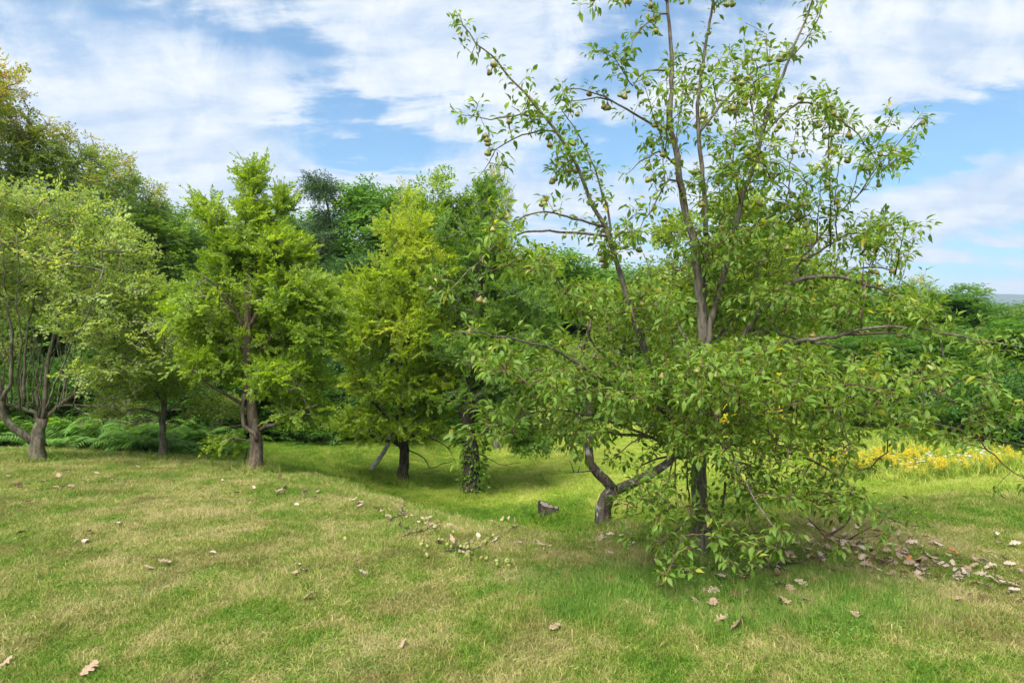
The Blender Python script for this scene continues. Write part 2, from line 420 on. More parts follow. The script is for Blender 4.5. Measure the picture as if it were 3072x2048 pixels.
BK = {
 'pear': bark_mat('pear_bark', (.075, .062, .050), (.190, .165, .135), None, 16, .7),
 'twig': bark_mat('twig_bark', (.085, .055, .040), (.150, .105, .080), None, 30, .2),
 'grey_twig': bark_mat('grey_twig_bark', (.10, .085, .070), (.19, .165, .135), None, 30, .2),
 'dark': bark_mat('dark_bark', (.030, .025, .020), (.085, .070, .055), None, 14, .8),
 'apple': bark_mat('apple_bark', (.045, .036, .030), (.125, .100, .080), (.33, .34, .30), 15, .8, .60),
 'brown': bark_mat('brown_bark', (.075, .055, .040), (.185, .145, .110), None, 13, .7),
 'mossy': bark_mat('mossy_bark', (.070, .060, .042), (.170, .150, .105), (.16, .20, .11), 13, .7, .58),
 'pale_dead': bark_mat('pale_dead_wood', (.22, .20, .18), (.42, .40, .37), None, 15, .5),
 'grey': bark_mat('grey_bark', (.11, .10, .09), (.26, .24, .22), None, 15, .5),
}

# ------------------------------------------------------------------ ground
def grass_color(t, pos, blade=None):
    """lawn colour by place: straw and olive on the near rise, fresh green in the hollow, yellow-green in the far meadow"""
    sp = t.new('ShaderNodeSeparateXYZ'); t.link(pos, sp.inputs[0])
    nA = t.noise(pos, .55, 4, .6, .4); nB = t.noise(pos, 2.3, 5, .62, .5); nC = t.noise(pos, 9.0, 4, .6, .3)
    mixn = t.math('ADD', t.math('MULTIPLY', nA, .34), t.math('ADD', t.math('MULTIPLY', nB, .44), t.math('MULTIPLY', nC, .22)))
    mixn = t.math('ADD', t.math('MULTIPLY', t.math('SUBTRACT', mixn, .5), 1.4), .5)
    if blade is not None: mixn = t.math('ADD', mixn, t.math('MULTIPLY', t.math('SUBTRACT', blade, .5), .26))
    rise = t.ramp(mixn, [(.34, (.100, .225, .018)), (.43, (.175, .280, .030)), (.49, (.265, .315, .066)), (.56, (.380, .370, .125)), (.66, (.500, .440, .210))])
    olive = t.noise(pos, 1.25, 5, .66, .8); tone = t.noise(pos, 5.5, 4, .65, .4)
    rise = t.mix(t.math('MULTIPLY', t.sstep(olive, .50, .66), .72), rise, t.mix(t.sstep(tone, .40, .60), (.115, .150, .024), (.255, .215, .075)))
    hollow = t.ramp(mixn, [(.34, (.080, .190, .014)), (.46, (.140, .265, .020)), (.56, (.230, .330, .034)), (.68, (.340, .370, .080))])
    meadow = t.ramp(mixn, [(.34, (.200, .350, .030)), (.46, (.290, .410, .045)), (.56, (.390, .460, .075)), (.68, (.500, .510, .150))])
    green = t.ramp(mixn, [(.36, (.100, .230, .030)), (.47, (.170, .310, .045)), (.57, (.250, .340, .080)), (.68, (.350, .350, .130))])
    zed = t.math('ADD', sp.outputs[2], t.math('MULTIPLY', t.math('SUBTRACT', nB, .5), .25))
    c = t.mix(t.sstep(zed, -.10, -.32), rise, hollow)
    ydist = t.math('ADD', sp.outputs[1], t.math('MULTIPLY', t.math('SUBTRACT', nA, .5), 5.0))
    xx = t.math('ADD', sp.outputs[0], t.math('MULTIPLY', t.math('SUBTRACT', nB, .5), 1.5))
    far = t.math('MULTIPLY', t.sstep(ydist, 9.2, 11.5), t.sstep(xx, -3.0, -.5))
    # the meadow opens wider to the right
    far2 = t.math('MULTIPLY', t.sstep(ydist, 6.3, 7.9), t.sstep(xx, .6, 1.8))
    far = t.math('MAXIMUM', far, far2)
    c = t.mix(far, c, meadow)
    # long fresh grass round the pear tree's foot
    dxp = t.math('DIVIDE', t.math('SUBTRACT', sp.outputs[0], 1.35), 1.45); dyp = t.math('DIVIDE', t.math('SUBTRACT', sp.outputs[1], 4.35), .72)
    r2 = t.math('ADD', t.math('MULTIPLY', dxp, dxp), t.math('MULTIPLY', dyp, dyp))
    ring = t.sstep(t.math('ADD', r2, t.math('MULTIPLY', t.math('SUBTRACT', nB, .5), 2.2)), 1.35, .35)
    ring = t.math('MULTIPLY', ring, t.sstep(nC, .72, .42))
    return t.mix(ring, c, green)
gm = bpy.data.materials.new('lawn_soil'); gm.use_nodes = True; t = NT(gm.node_tree); pb = t.n['Principled BSDF']
ge = t.new('ShaderNodeNewGeometry'); gc = grass_color(t, ge.outputs['Position'])
fine = t.noise(ge.outputs['Position'], 60, 5, .7)
gc2 = t.mix(1.0, gc, t.ramp(fine, [(.3, (.40, .38, .34)), (.7, (.80, .78, .72))]), 'MULTIPLY')
t.link(gc2, pb.inputs['Base Color']); pb.inputs['Roughness'].default_value = .95; pb.inputs['Specular IOR Level'].default_value = .1
b = t.new('ShaderNodeBump'); b.inputs['Strength'].default_value = .8; b.inputs['Distance'].default_value = .02; t.link(fine, b.inputs['Height']); t.link(b.outputs[0], pb.inputs['Normal'])
u = np.linspace(-1, 1, 381); xs = np.sinh(u*6.3)/np.sinh(6.3)*3200
v = np.linspace(0, 1, 381); ys = -30+ (np.sinh(v*6.0)/np.sinh(6.0))*3500
ys = np.concatenate([np.linspace(-30, 2, 12), 2+np.cumsum(np.linspace(.05, .12, 180)), 2+np.sum(np.linspace(.05, .12, 180))+np.cumsum(.15*1.055**np.arange(150))])
xs = np.concatenate([-np.cumsum(.06*1.042**np.arange(210))[::-1], [0], np.cumsum(.06*1.042**np.arange(210))])
xs = xs[np.abs(xs) < 3300]; ys = ys[ys < 3100]; X, Y = np.meshgrid(xs, ys); Z = terrain(X, Y)
V = np.stack([X, Y, Z], -1).reshape(-1, 3); nx, ny = len(xs), len(ys)
i, j = np.meshgrid(np.arange(nx-1), np.arange(ny-1)); a = (j*nx+i).ravel()
Q = np.stack([a, a+1, a+nx+1, a+nx], 1)
tag(obj('ground', mesh_from('ground', V, Q, smooth=True, mats=[gm])), 'mown lawn rising in the foreground and dropping to a hollow and meadow', kind='structure')
print('ground extent', xs[-1], ys[-1])

# grass blades ---------------------------------------------------------------
bm_ = bpy.data.materials.new('grass_blade'); bm_.use_nodes = True; t = NT(bm_.node_tree); pb = t.n['Principled BSDF']
ge = t.new('ShaderNodeNewGeometry'); at = t.new('ShaderNodeAttribute', attribute_name='tint'); gc = grass_color(t, ge.outputs['Position'], at.outputs['Fac'])
gc = t.mix(1.0, gc, t.ramp(at.outputs['Fac'], [(0, (.72, .78, .66)), (.5, (1, 1, 1)), (1, (1.28, 1.2, 1.15))]), 'MULTIPLY')
t.link(gc, pb.inputs['Base Color']); pb.inputs['Roughness'].default_value = .6; pb.inputs['Specular IOR Level'].default_value = .25
tr = t.new('ShaderNodeBsdfTranslucent'); t.link(gc, tr.inputs[0]); mx = t.new('ShaderNodeMixShader'); mx.inputs[0].default_value = .3
t.link(pb.outputs[0], mx.inputs[1]); t.link(tr.outputs[0], mx.inputs[2]); t.link(mx.outputs[0], t.n['Material Output'].inputs[0])
GC = bpy.data.collections.new('grass_tufts')
def tuft(name, n, rad, h, wid, lean, seed):
    g = np.random.default_rng(seed); th = g.random(n)*6.283; r = rad*np.sqrt(g.random(n))
    p = np.stack([r*np.cos(th), r*np.sin(th), np.full(n, -.004)], 1)
    d = norm(np.stack([g.normal(size=n)*lean, g.normal(size=n)*lean, np.ones(n)], 1)); s = norm(np.cross(d, g.normal(size=(n, 3))))
    hh = h*g.uniform(.5, 1.25, n); bend = g.normal(size=(n, 3))*[.24, .24, 0]*hh[:, None]
    w = wid*g.uniform(.7, 1.3, n)[:, None]; mid = p+d*hh[:, None]*.55
    V = np.stack([p-s*w, p+s*w, mid-s*w*.8, mid+s*w*.8, p+d*hh[:, None]*.9+bend-np.array([0, 0, 1])*np.linalg.norm(bend, axis=1, keepdims=True)*.5], 1).reshape(-1, 3)
    T = np.array([(0, 1, 3), (0, 3, 2), (2, 3, 4)])[None]+(np.arange(n)*5)[:, None, None]
    tint = np.repeat(np.clip(g.normal(.5, .22, n), 0, 1), 5)
    o = bpy.data.objects.new(name, mesh_from(name, V, T.reshape(-1, 3), tint, mats=[bm_])); GC.objects.link(o); return o
for k in range(5): tuft('tuft_%c' % (97+k), 290, .17, .056, .0015, .50, 40+k)
def gn_scatter(name, pts, rot, scl, coll, label, cat):
    me = bpy.data.meshes.new(name); me.vertices.add(len(pts)); me.vertices.foreach_set('co', np.asarray(pts, np.float32).ravel())
    a = me.attributes.new('rot', 'FLOAT_VECTOR', 'POINT'); a.data.foreach_set('vector', np.asarray(rot, np.float32).ravel())
    a = me.attributes.new('scl', 'FLOAT_VECTOR', 'POINT'); a.data.foreach_set('vector', np.asarray(scl, np.float32).ravel())
    o = obj(name, me); tag(o, label, cat, kind='stuff')
    ng = bpy.data.node_groups.new(name, 'GeometryNodeTree')
    ng.interface.new_socket('Geometry', in_out='INPUT', socket_type='NodeSocketGeometry'); ng.interface.new_socket('Geometry', in_out='OUTPUT', socket_type='NodeSocketGeometry')
    n = ng.nodes; l = ng.links; gi = n.new('NodeGroupInput'); go = n.new('NodeGroupOutput')
    ci = n.new('GeometryNodeCollectionInfo'); ci.inputs['Collection'].default_value = coll; ci.inputs['Separate Children'].default_value = True; ci.inputs['Reset Children'].default_value = True
    ip = n.new('GeometryNodeInstanceOnPoints'); ip.inputs['Pick Instance'].default_value = True
    ar = n.new('GeometryNodeInputNamedAttribute'); ar.data_type = 'FLOAT_VECTOR'; ar.inputs['Name'].default_value = 'rot'
    as_ = n.new('GeometryNodeInputNamedAttribute'); as_.data_type = 'FLOAT_VECTOR'; as_.inputs['Name'].default_value = 'scl'
    l.new(gi.outputs[0], ip.inputs['Points']); l.new(ci.outputs[0], ip.inputs['Instance'])
    l.new(ar.outputs['Attribute'], ip.inputs['Rotation']); l.new(as_.outputs['Attribute'], ip.inputs['Scale']); l.new(ip.outputs[0], go.inputs[0])
    md = o.modifiers.new('scatter', 'NODES'); md.node_group = ng; return o
PEAR = ground_px(2095, 1690)
def scatter_pts(n, y0, y1, g, margin=1.12, power=1.0):
    y = y0+(y1-y0)*g.random(n)**power; x = (g.random(n)*2-1)*(y*.75*margin+1.3); return x, y
def make_grass(name, n, y0, y1, smin, smax, label, power, fil=None, coll=GC, tall=(1, 1)):
    n = int(n*1.2)
    g = np.random.default_rng(abs(hash(name)) % 1000 if False else len(name)*13+n)
    x, y = scatter_pts(n, y0, y1, g, 1.36, power)
    if fil is not None: k = fil(x, y, g); x, y = x[k], y[k]
    z = terrain(x, y); e = .15
    sx = (terrain(x+e, y)-terrain(x-e, y))/(2*e); sy = (terrain(x, y+e)-terrain(x, y-e))/(2*e)
    s = g.uniform(smin, smax, len(x)); patch = .75+.5*(np.sin(x*2.1+y*1.3)*np.cos(y*2.7-x)+1)/2
    r2 = ((x-1.35)/1.5)**2+((y-4.15)/.55)**2
    hz = s*patch*g.uniform(tall[0], tall[1], len(x))*np.where(r2 < 1, 1.6+.9*(1-r2), 1.0)
    rot = np.stack([np.arctan(sy), -np.arctan(sx), g.random(len(x))*6.283], 1)
    gn_scatter(name, np.stack([x, y, z], 1), rot, np.stack([s, s, hz], 1), coll, label, 'grass')
make_grass('lawn_grass', 15000, 2.4, 10.5, .7, 1.1, 'short straw and olive lawn grass on the near rise and hollow', 1.25)
make_grass('hollow_grass', 12000, 9.5, 26, 1.1, 1.7, 'fresh green lawn grass in the hollow and far meadow', 1.2, tall=(.42, .7))

# low broad-leaved weeds and clover in the lawn
wm = leaf_mat('weed_leaf', (.070, .165, .020), (.120, .235, .030), (.190, .300, .045), .5, .30, 1.2, .3)
WC = bpy.data.collections.new('weed_clumps')
for k in range(3):
    g = np.random.default_rng(140+k); n = 70; th = g.random(n)*6.283; r = .09*np.sqrt(g.random(n)); p = np.stack([r*np.cos(th), r*np.sin(th), g.uniform(.010, .036, n)], 1)
    V_, T_ = stamp(*leaf_mid(.06, .36, .2), p, np.stack([np.cos(th), np.sin(th), g.normal(size=n)*.25+.1], 1), np.array([0, 0, 1.])+g.normal(size=(n, 3))*.3, g.uniform(.007, .017, n))
    o = bpy.data.objects.new('weed_clump', mesh_from('weed_clump', V_, T_, np.repeat(np.clip(g.normal(.55, .25, n), 0, 1), 5), mats=[wm])); WC.objects.link(o)
def weed_fil(x, y, g): return (np.sin(x*2.3+1.0)*np.cos(y*2.9-.7)+np.sin(x*5.1-y*4.0)*.6+g.normal(size=len(x))*.35) > .75
make_grass('lawn_weeds', 5000, 2.5, 9.5, .6, 1.1, 'small bright broad-leaved weeds and clover in the lawn', 1.3, weed_fil, WC)
# ------------------------------------------------------------------ tree builder
def tree(name, base, label, cat, trunk, limbs, lobes, kind, mat, bark, seed, spray_size=(.28, .42), lay=.75, group=None,
         twigbark='grey_twig', shell=.4, toptint=0.0, basetint=.5, maxlen=1.7, tip_twigs=True, sides=10, ridge=.05, bark_twig_r=.0036):
    """trunk: (pts, r0, r1); limbs: [(pts, r0, r1)] world space; lobes: [(centre, radii, n)]"""
    g = np.random.default_rng(seed); base = np.asarray(base, float)
    root = empty(name, base, label, cat, group)
    if kind == 'pinnate':
        spray_size = (.19, .30); lay = .5; lobes = [(c, r, int(n*1.55)) for c, r, n in lobes]
    else: spray_size = (spray_size[0]*.8, spray_size[1]*.8); lobes = [(c, r, int(n*1.3)) for c, r, n in lobes]
    al = []
    tp = smooth_path(trunk[0], .12); tt = np.linspace(0, 1, len(tp)); tr_ = trunk[1]*(1-tt)**.8+trunk[2]*(1-(1-tt)**.8)
    tp = tp+np.vstack([np.zeros(3), g.normal(size=(len(tp)-1, 3))*.008]); tr_ = tr_*(1+.45*np.exp(-np.arange(len(tp))*.12/.12))
    tp[0, 2] -= .08
    V, T = tube(tp-base, tr_, sides, .05, seed, ridge=ridge); obj('trunk', mesh_from('trunk', V, T, smooth=True, mats=[BK[bark]]), root); al.append((tp, tr_))
    for li, (pts, r0, r1) in enumerate(limbs):
        lp = smooth_path(pts, .12)
        if len(lp) > 3: lp[1:-1] += g.normal(size=(len(lp)-2, 3))*.010
        lt = np.linspace(0, 1, len(lp)); lr = r0*(1-lt)+r1*lt
        V, T = tube(lp-base, lr, 7, .05, seed+li, ridge=.03); obj('limb', mesh_from('limb', V, T, smooth=True, mats=[BK[bark]]), root); al.append((lp, lr))
    att = sample_lobes(lobes, g, shell)
    att = att[att[:, 2] > terrain(att[:, 0], att[:, 1])+.35]
    hole = np.sin(att[:, 0]*4.1+seed)+np.sin(att[:, 1]*3.7-seed*2)+np.sin(att[:, 2]*4.6+seed*3)+np.sin(att[:, 0]*2.2-att[:, 2]*2.6)
    att = att[(hole > -.55) | (g.random(len(att)) < .25)]
    A, B, ra, rb, tips, td = grow(al, att, g, maxlen=maxlen, pipe=bark_twig_r)
    thn = rb < .0045
    parts = [prisms(A[~thn]-base, B[~thn]-base, ra[~thn], rb[~thn], 3), ribbons(A[thn]-base, B[thn]-base, ra[thn], rb[thn])]; LV = []; LT = []; LI = []; off = 0
    ctr = att.mean(0); zlo, zhi = att[:, 2].min(), att[:, 2].max()
    for k in range(5):
        sel = np.arange(len(tips)) % 5 == k; p = tips[sel]; d = td[sel]
        out = p-ctr; out[:, 2] *= .3
        ax = norm(d*.6+norm(out)*.5+g.normal(size=p.shape)*.35+np.array([0, 0, .12]))
        nr = np.array([0, 0, 1.])*lay+g.normal(size=p.shape)*(1.05-lay)
        s = g.uniform(*spray_size, len(p)); sV, sT, sI, tw = SPR[kind][k]
        V, T = stamp(sV, sT, p-base-ax*s[:, None]*.35, ax, nr, s)
        clump = .10*np.sin(p[:, 0]*3.1+seed)*np.cos(p[:, 2]*3.7)+g.normal(size=len(p))*.09
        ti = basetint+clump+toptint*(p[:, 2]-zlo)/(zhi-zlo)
        LV.append(V); LT.append(T+off); off += len(V); LI.append((ti[:, None]+sI[None]).ravel())
        if tip_twigs: parts.append(stamp(tw[0], tw[1], p-base-ax*s[:, None]*.35, ax, nr, s))
    V, T = join(parts); obj('twigs', mesh_from('twigs', V, T, mats=[BK[twigbark]]), root)
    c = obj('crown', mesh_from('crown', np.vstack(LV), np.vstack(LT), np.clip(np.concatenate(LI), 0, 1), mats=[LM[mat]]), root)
    return root
def PL(pts, d, dd=0.0):
    n = len(pts); return np.array([P(x, y, d+dd*i/max(1, n-1)) for i, (x, y) in enumerate(pts)])
def LB(px, py, rx, ry, d, rd, n): return (P(px, py, d), (max(.12, rx/F*d-.16), rd, max(.12, ry/F*d-.16)), n)

# ---- old many-stemmed apple at the left
b0 = ground_px(112, 1387); d = b0[1]
lm = [(PL([(105, 1330), (80, 1310), (45, 1285), (15, 1240), (5, 1190), (-10, 1130)], d, -.3), 0.0595, 0.0400),
      (PL([(120, 1290), (140, 1250), (165, 1225), (200, 1200), (260, 1175)], d, .2), 0.0385, 0.0160),
      (PL([(125, 1260), (135, 1200), (140, 1100), (158, 1020), (170, 940), (180, 860), (182, 760), (185, 680)], d, .1), 0.0315, 0.0080),
      (PL([(8, 1200), (30, 1150), (35, 1050), (28, 950), (15, 880), (10, 760)], d-.3, -.2), 0.0294, 0.0080),
      (PL([(70, 1215), (72, 1120), (80, 1010), (95, 930), (115, 850), (100, 760)], d, .3), 0.0210, 0.0064),
      (PL([(15, 1215), (60, 1222), (100, 1235), (118, 1275)], d-.15, .15), 0.0245, 0.0320),
      (PL([(230, 1150), (245, 1135), (290, 1108), (340, 1080), (400, 1040), (450, 1005)], d, -.4), 0.0210, 0.0048),
      (PL([(200, 1200), (225, 1165), (238, 1130), (215, 1070), (192, 1000), (188, 940)], d+.1, .2), 0.0182, 0.0064),
      (PL([(245, 1150), (290, 1185), (330, 1195), (390, 1185), (440, 1150)], d, -.5), 0.0098, 0.0032),
      (PL([(115, 1255), (108, 1150), (120, 1050), (140, 960), (130, 880), (125, 740)], d+.2, .5), 0.0182, 0.0048),
      (PL([(135, 1230), (175, 1130), (215, 1030), (270, 930), (300, 840)], d-.1, -.6), 0.0154, 0.0040),
      (PL([(60, 1230), (55, 1110), (62, 1000), (50, 900), (60, 800), (50, 700)], d-.2, -.5), 0.0154, 0.0040),
      (PL([(140, 1240), (200, 1215), (300, 1220), (400, 1245)], d+.1, -.2), 0.0112, 0.0032)]
for k in range(16):
    x0 = 20+k*13; lm.append((PL([(x0, 1225+random.uniform(-15, 15)), (x0+random.uniform(-15, 25), 1120), (x0+random.uniform(-30, 50), 1010), (x0+random.uniform(-40, 80), 900)], d+random.uniform(-.2, .3), random.uniform(-.5, .6)), .010, .003))
tree('old_apple_tree', b0, 'old many-stemmed apple tree with pale leaves at the left edge', 'tree',
     (np.vstack([b0[None], PL([(112, 1340), (118, 1290), (128, 1255)], d)]), .10, .07), lm,
     [LB(70, 720, 260, 170, d, 1.1, 400), LB(250, 780, 200, 180, d, 1.0, 330), LB(60, 900, 200, 120, d, 1.0, 170), LB(330, 960, 170, 130, d, .9, 260),
      LB(420, 900, 110, 110, d, .7, 130), LB(150, 620, 190, 80, d, .8, 190), LB(330, 1120, 150, 90, d-.2, .6, 120), LB(480, 1000, 90, 120, d-.2, .6, 110), LB(-60, 1000, 90, 200, d, .8, 120)],
     'broad', 'pale', 'mossy', 11, (.26, .40), .6, toptint=.12, basetint=.44)

# ---- small tree
b0 = ground_px(487, 1378); d = b0[1]
tree('small_apple_tree', b0, 'small slim apple tree with a lichen-spotted trunk by the ferns', 'tree',
     (np.vstack([b0[None], PL([(490, 1330), (488, 1260), (492, 1215), (500, 1150)], d)]), .062, .03),
     [(PL([(490, 1245), (465, 1235), (410, 1225), (350, 1240)], d), .022, .006), (PL([(492, 1240), (540, 1205), (600, 1190), (660, 1195)], d, -.3), .022, .006),
      (PL([(492, 1215), (450, 1150), (420, 1090)], d, .3), .02, .006), (PL([(496, 1190), (545, 1130), (570, 1060)], d, -.3), .02, .006)],
     [LB(440, 1140, 130, 90, d, .8, 230), LB(570, 1130, 130, 90, d, .8, 230), LB(500, 1040, 130, 80, d, .7, 200), LB(640, 1220, 100, 60, d-.2, .6, 110), LB(370, 1230, 100, 50, d, .6, 90)],
     'broad', 'apple', 'mossy', 12, (.24, .36), .65, toptint=.15, basetint=.5)

# ---- tall bright green orchard tree
b0 = ground_px(766, 1420); d = b0[1]
tree('tall_orchard_tree', b0, 'tall bright green fruit tree with a spired crown and knobbly grey trunk', 'tree',
     (np.vstack([b0[None], PL([(768, 1360), (766, 1300), (758, 1240), (747, 1180), (742, 1110), (743, 1020), (745, 900), (752, 760), (758, 620), (760, 470)], d)]), .080, .008),
     [(PL([(770, 1320), (762, 1300), (735, 1275), (728, 1230), (732, 1180)], d-.08), .030, .022),
      (PL([(738, 1215), (700, 1195), (640, 1165), (590, 1120)], d, -.4), .03, .006), (PL([(780, 1290), (840, 1265), (900, 1235), (950, 1215)], d, -.4), .028, .006),
      (PL([(745, 1000), (700, 930), (650, 860), (600, 820)], d, -.5), .03, .006), (PL([(748, 980), (800, 900), (860, 830), (930, 790)], d, -.5), .03, .006),
      (PL([(745, 900), (700, 800), (660, 700), (645, 600)], d, .3), .025, .005), (PL([(755, 860), (800, 740), (830, 640), (845, 540)], d, .3), .025, .005),
      (PL([(742, 1050), (680, 1010), (620, 990), (560, 960)], d, .6), .025, .006), (PL([(748, 1060), (820, 1010), (890, 990), (970, 960)], d, .6), .025, .006)],
     [LB(760, 540, 42, 90, d, .2, 44), LB(762, 640, 70, 70, d, .3, 70), LB(700, 800, 90, 90, d+.3, .6, 80), LB(830, 800, 90, 90, d+.3, .6, 80), LB(760, 1000, 230, 130, d+.8, .6, 200), LB(765, 700, 95, 120, d, .5, 130), LB(845, 610, 34, 70, d, .2, 24), LB(648, 660, 42, 80, d, .3, 28), LB(612, 620, 20, 40, d, .2, 10), LB(690, 740, 60, 60, d, .4, 40), LB(830, 740, 60, 60, d, .4, 46),
      LB(650, 900, 155, 110, d, .8, 290), LB(885, 890, 155, 115, d, .8, 300), LB(1000, 930, 60, 60, d, .4, 30), LB(760, 820, 130, 110, d+.2, .9, 200), LB(590, 960, 110, 80, d-.2, .8, 180), LB(950, 990, 80, 110, d-.1, .7, 130),
      LB(760, 1010, 190, 110, d+.5, .8, 200), LB(870, 1130, 140, 100, d, .9, 200), LB(660, 1090, 120, 80, d, .8, 130), LB(900, 1240, 110, 60, d-.2, .6, 90), LB(680, 1330, 60, 22, d, .3, 18), LB(860, 760, 90, 90, d, .7, 120)],
     'pinnate', 'orchard_green', 'brown', 13, (.30, .46), .8, toptint=.16, basetint=.46)

# ---- lime green orchard tree
b0 = ground_px(1208, 1452); d = b0[1]
tree('lime_orchard_tree', b0, 'yellow-green fruit tree with a thin dark trunk in the hollow', 'tree',
     (np.vstack([b0[None], PL([(1212, 1400), (1212, 1350), (1205, 1300), (1200, 1220), (1210, 1120), (1225, 1000), (1240, 880), (1250, 760)], d)]), .095, .02),
     [(PL([(1210, 1345), (1180, 1325), (1150, 1322), (1100, 1300), (1040, 1290)], d), .035, .008), (PL([(1208, 1330), (1250, 1300), (1290, 1260), (1330, 1200)], d), .035, .008),
      (PL([(1205, 1310), (1160, 1250), (1100, 1180), (1060, 1100)], d, -.4), .03, .008), (PL([(1210, 1200), (1290, 1120), (1350, 1020), (1370, 920)], d, -.3), .028, .007),
      (PL([(1215, 1150), (1160, 1050), (1130, 940), (1120, 840)], d, .4), .028, .006),
      (PL([(1226, 1350), (1250, 1360), (1270, 1372), (1288, 1400), (1330, 1392), (1365, 1375)], d, -.3), .012, .004),
      (PL([(1262, 1310), (1320, 1325), (1352, 1355), (1372, 1395)], d, -.2), .010, .003)],
     [LB(1210, 700, 110, 110, d, .8, 180), LB(1280, 830, 135, 135, d-.2, .9, 300), LB(1140, 880, 135, 125, d-.2, .9, 320), LB(1090, 1020, 130, 110, d-.2, .9, 290), LB(1240, 1000, 165, 130, d-.3, 1.0, 380),
      LB(1180, 1140, 170, 100, d, 1.0, 320), LB(1310, 1150, 120, 110, d, .9, 240), LB(1110, 1260, 140, 75, d-.1, .8, 210), LB(1260, 1270, 120, 60, d, .7, 150), LB(1050, 1250, 50, 50, d, .5, 40), LB(1225, 600, 50, 50, d, .4, 40), LB(1085, 800, 30, 50, d-.1, .3, 22)],
     'pinnate', 'orchard_lime', 'dark', 14, (.30, .44), .8, toptint=.20, basetint=.44)

# ---- deep green tree with ivied trunk
b0 = ground_px(1413, 1492); d = b0[1]; dIVY = b0.copy()
T3 = tree('ivied_orchard_tree', b0, 'deep green fruit tree with ivy climbing its dark trunk', 'tree',
     (np.vstack([b0[None], PL([(1415, 1420), (1412, 1350), (1405, 1290), (1410, 1200), (1420, 1080), (1430, 940), (1440, 800), (1445, 680), (1450, 570)], d)]), .145, .012),
     [(PL([(1415, 1310), (1470, 1290), (1530, 1290), (1580, 1310)], d), .03, .006), (PL([(1408, 1260), (1360, 1210), (1330, 1140)], d), .03, .008),
      (PL([(1412, 1180), (1480, 1100), (1540, 1010), (1570, 930)], d, .2), .03, .008), (PL([(1425, 1040), (1370, 940), (1350, 850)], d, .3), .025, .006),
      (PL([(1430, 980), (1500, 880), (1520, 780)], d, .2), .022, .006), (PL([(1440, 1360), (1500, 1390), (1560, 1388)], d, -.2), .008, .003)],
     [LB(1460, 600, 48, 75, d, .4, 85), LB(1440, 740, 100, 110, d, .7, 190), LB(1480, 900, 130, 120, d, .9, 280), LB(1350, 880, 90, 110, d, .8, 170), LB(1430, 1050, 170, 100, d, 1.0, 320), LB(1560, 1060, 110, 120, d, .8, 220),
      LB(1400, 1190, 120, 80, d-.1, .8, 220), LB(1540, 1230, 120, 80, d, .8, 210), LB(1590, 1320, 80, 50, d, .5, 120), LB(1370, 1300, 50, 30, d, .4, 50), LB(1620, 940, 80, 110, d+.2, .7, 120), LB(1335, 700, 40, 70, d, .3, 40)],
     'pinnate', 'orchard_deep', 'dark', 15, (.28, .42), .72, toptint=.06, basetint=.48)
g = np.random.default_rng(5); n = 900
th = g.random(n)*6.283; hh = g.random(n)**1.2*1.15
p = np.stack([np.cos(th)*(.12+.05*hh), np.sin(th)*(.12+.05*hh), hh+.02], 1)+g.normal(size=(n, 3))*.03
p[:, 0] += .10*(hh > .15)*g.random(n)
ax = np.stack([np.cos(th), np.sin(th), g.normal(size=n)*.5-.2], 1); tV, tT = leaf_low(.1, .34, .1)
V, T = stamp(tV, tT, p, ax, g.normal(size=(n, 3))+[0, 0, 1], g.uniform(.05, .09, n))
tag(obj('ivy', mesh_from('ivy', V, T, np.repeat(np.clip(g.normal(.45, .2, n), 0, 1), 4), mats=[LM['orchard_deep']]), T3), kind='stuff')

# ---- forked apple tree
b0 = ground_px(1818, 1603); d = b0[1]
tree('forked_apple_tree', b0, 'forked apple tree with a lichened leaning trunk behind the pear tree', 'tree',
     (np.vstack([b0[None], PL([(1812, 1570), (1808, 1525), (1820, 1490), (1841, 1468)], d)]), .080, .066),
     [(PL([(1841, 1470), (1815, 1440), (1792, 1420), (1775, 1385), (1764, 1340), (1766, 1290), (1772, 1240), (1760, 1180), (1740, 1110), (1760, 1000), (1790, 900)], d), .054, .012),
      (PL([(1838, 1475), (1860, 1462), (1890, 1448), (1925, 1430), (1966, 1410), (2020, 1375), (2080, 1320), (2150, 1240), (2210, 1150), (2250, 1050), (2270, 940)], d, .7), .052, .014),
      (PL([(1770, 1280), (1750, 1262), (1700, 1250), (1640, 1255), (1590, 1262)], d), .022, .006),
      (PL([(2080, 1320), (2060, 1200), (2030, 1080), (2010, 950), (2020, 820), (2040, 700)], d+.4, .2), .035, .008),
      (PL([(2210, 1150), (2290, 1060), (2360, 960), (2400, 850)], d+.7, .2), .03, .008), (PL([(2240, 1060), (2200, 940), (2180, 820), (2190, 720)], d+.7, .1), .028, .006),
      (PL([(1790, 1402), (1774, 1411), (1745, 1414), (1709, 1416)], d, -.1), .010, .004), (PL([(1722, 1415), (1716, 1398), (1708, 1380)], d-.08), .006, .003), (PL([(1735, 1414), (1738, 1400), (1740, 1388)], d-.08), .004, .003)],
     [LB(1750, 1080, 130, 120, d, .9, 170), LB(1900, 960, 150, 130, d, 1.0, 250), LB(2070, 860, 150, 130, d+.4, 1.0, 330), LB(2230, 800, 150, 150, d+.6, 1.0, 380), LB(2370, 860, 110, 130, d+.7, .9, 220),
      LB(2100, 1050, 200, 120, d+.5, 1.0, 300), LB(2330, 1040, 150, 110, d+.7, .9, 230), LB(2000, 1220, 180, 80, d+.3, .8, 170), LB(2220, 640, 120, 60, d+.6, .6, 110), LB(2020, 700, 70, 60, d+.4, .5, 70), LB(2380, 720, 70, 60, d+.7, .5, 60), LB(1680, 1240, 90, 50, d-.1, .6, 60)],
     'broad', 'apple', 'apple', 16, (.22, .34), .6, toptint=.10, basetint=.52, maxlen=1.4)

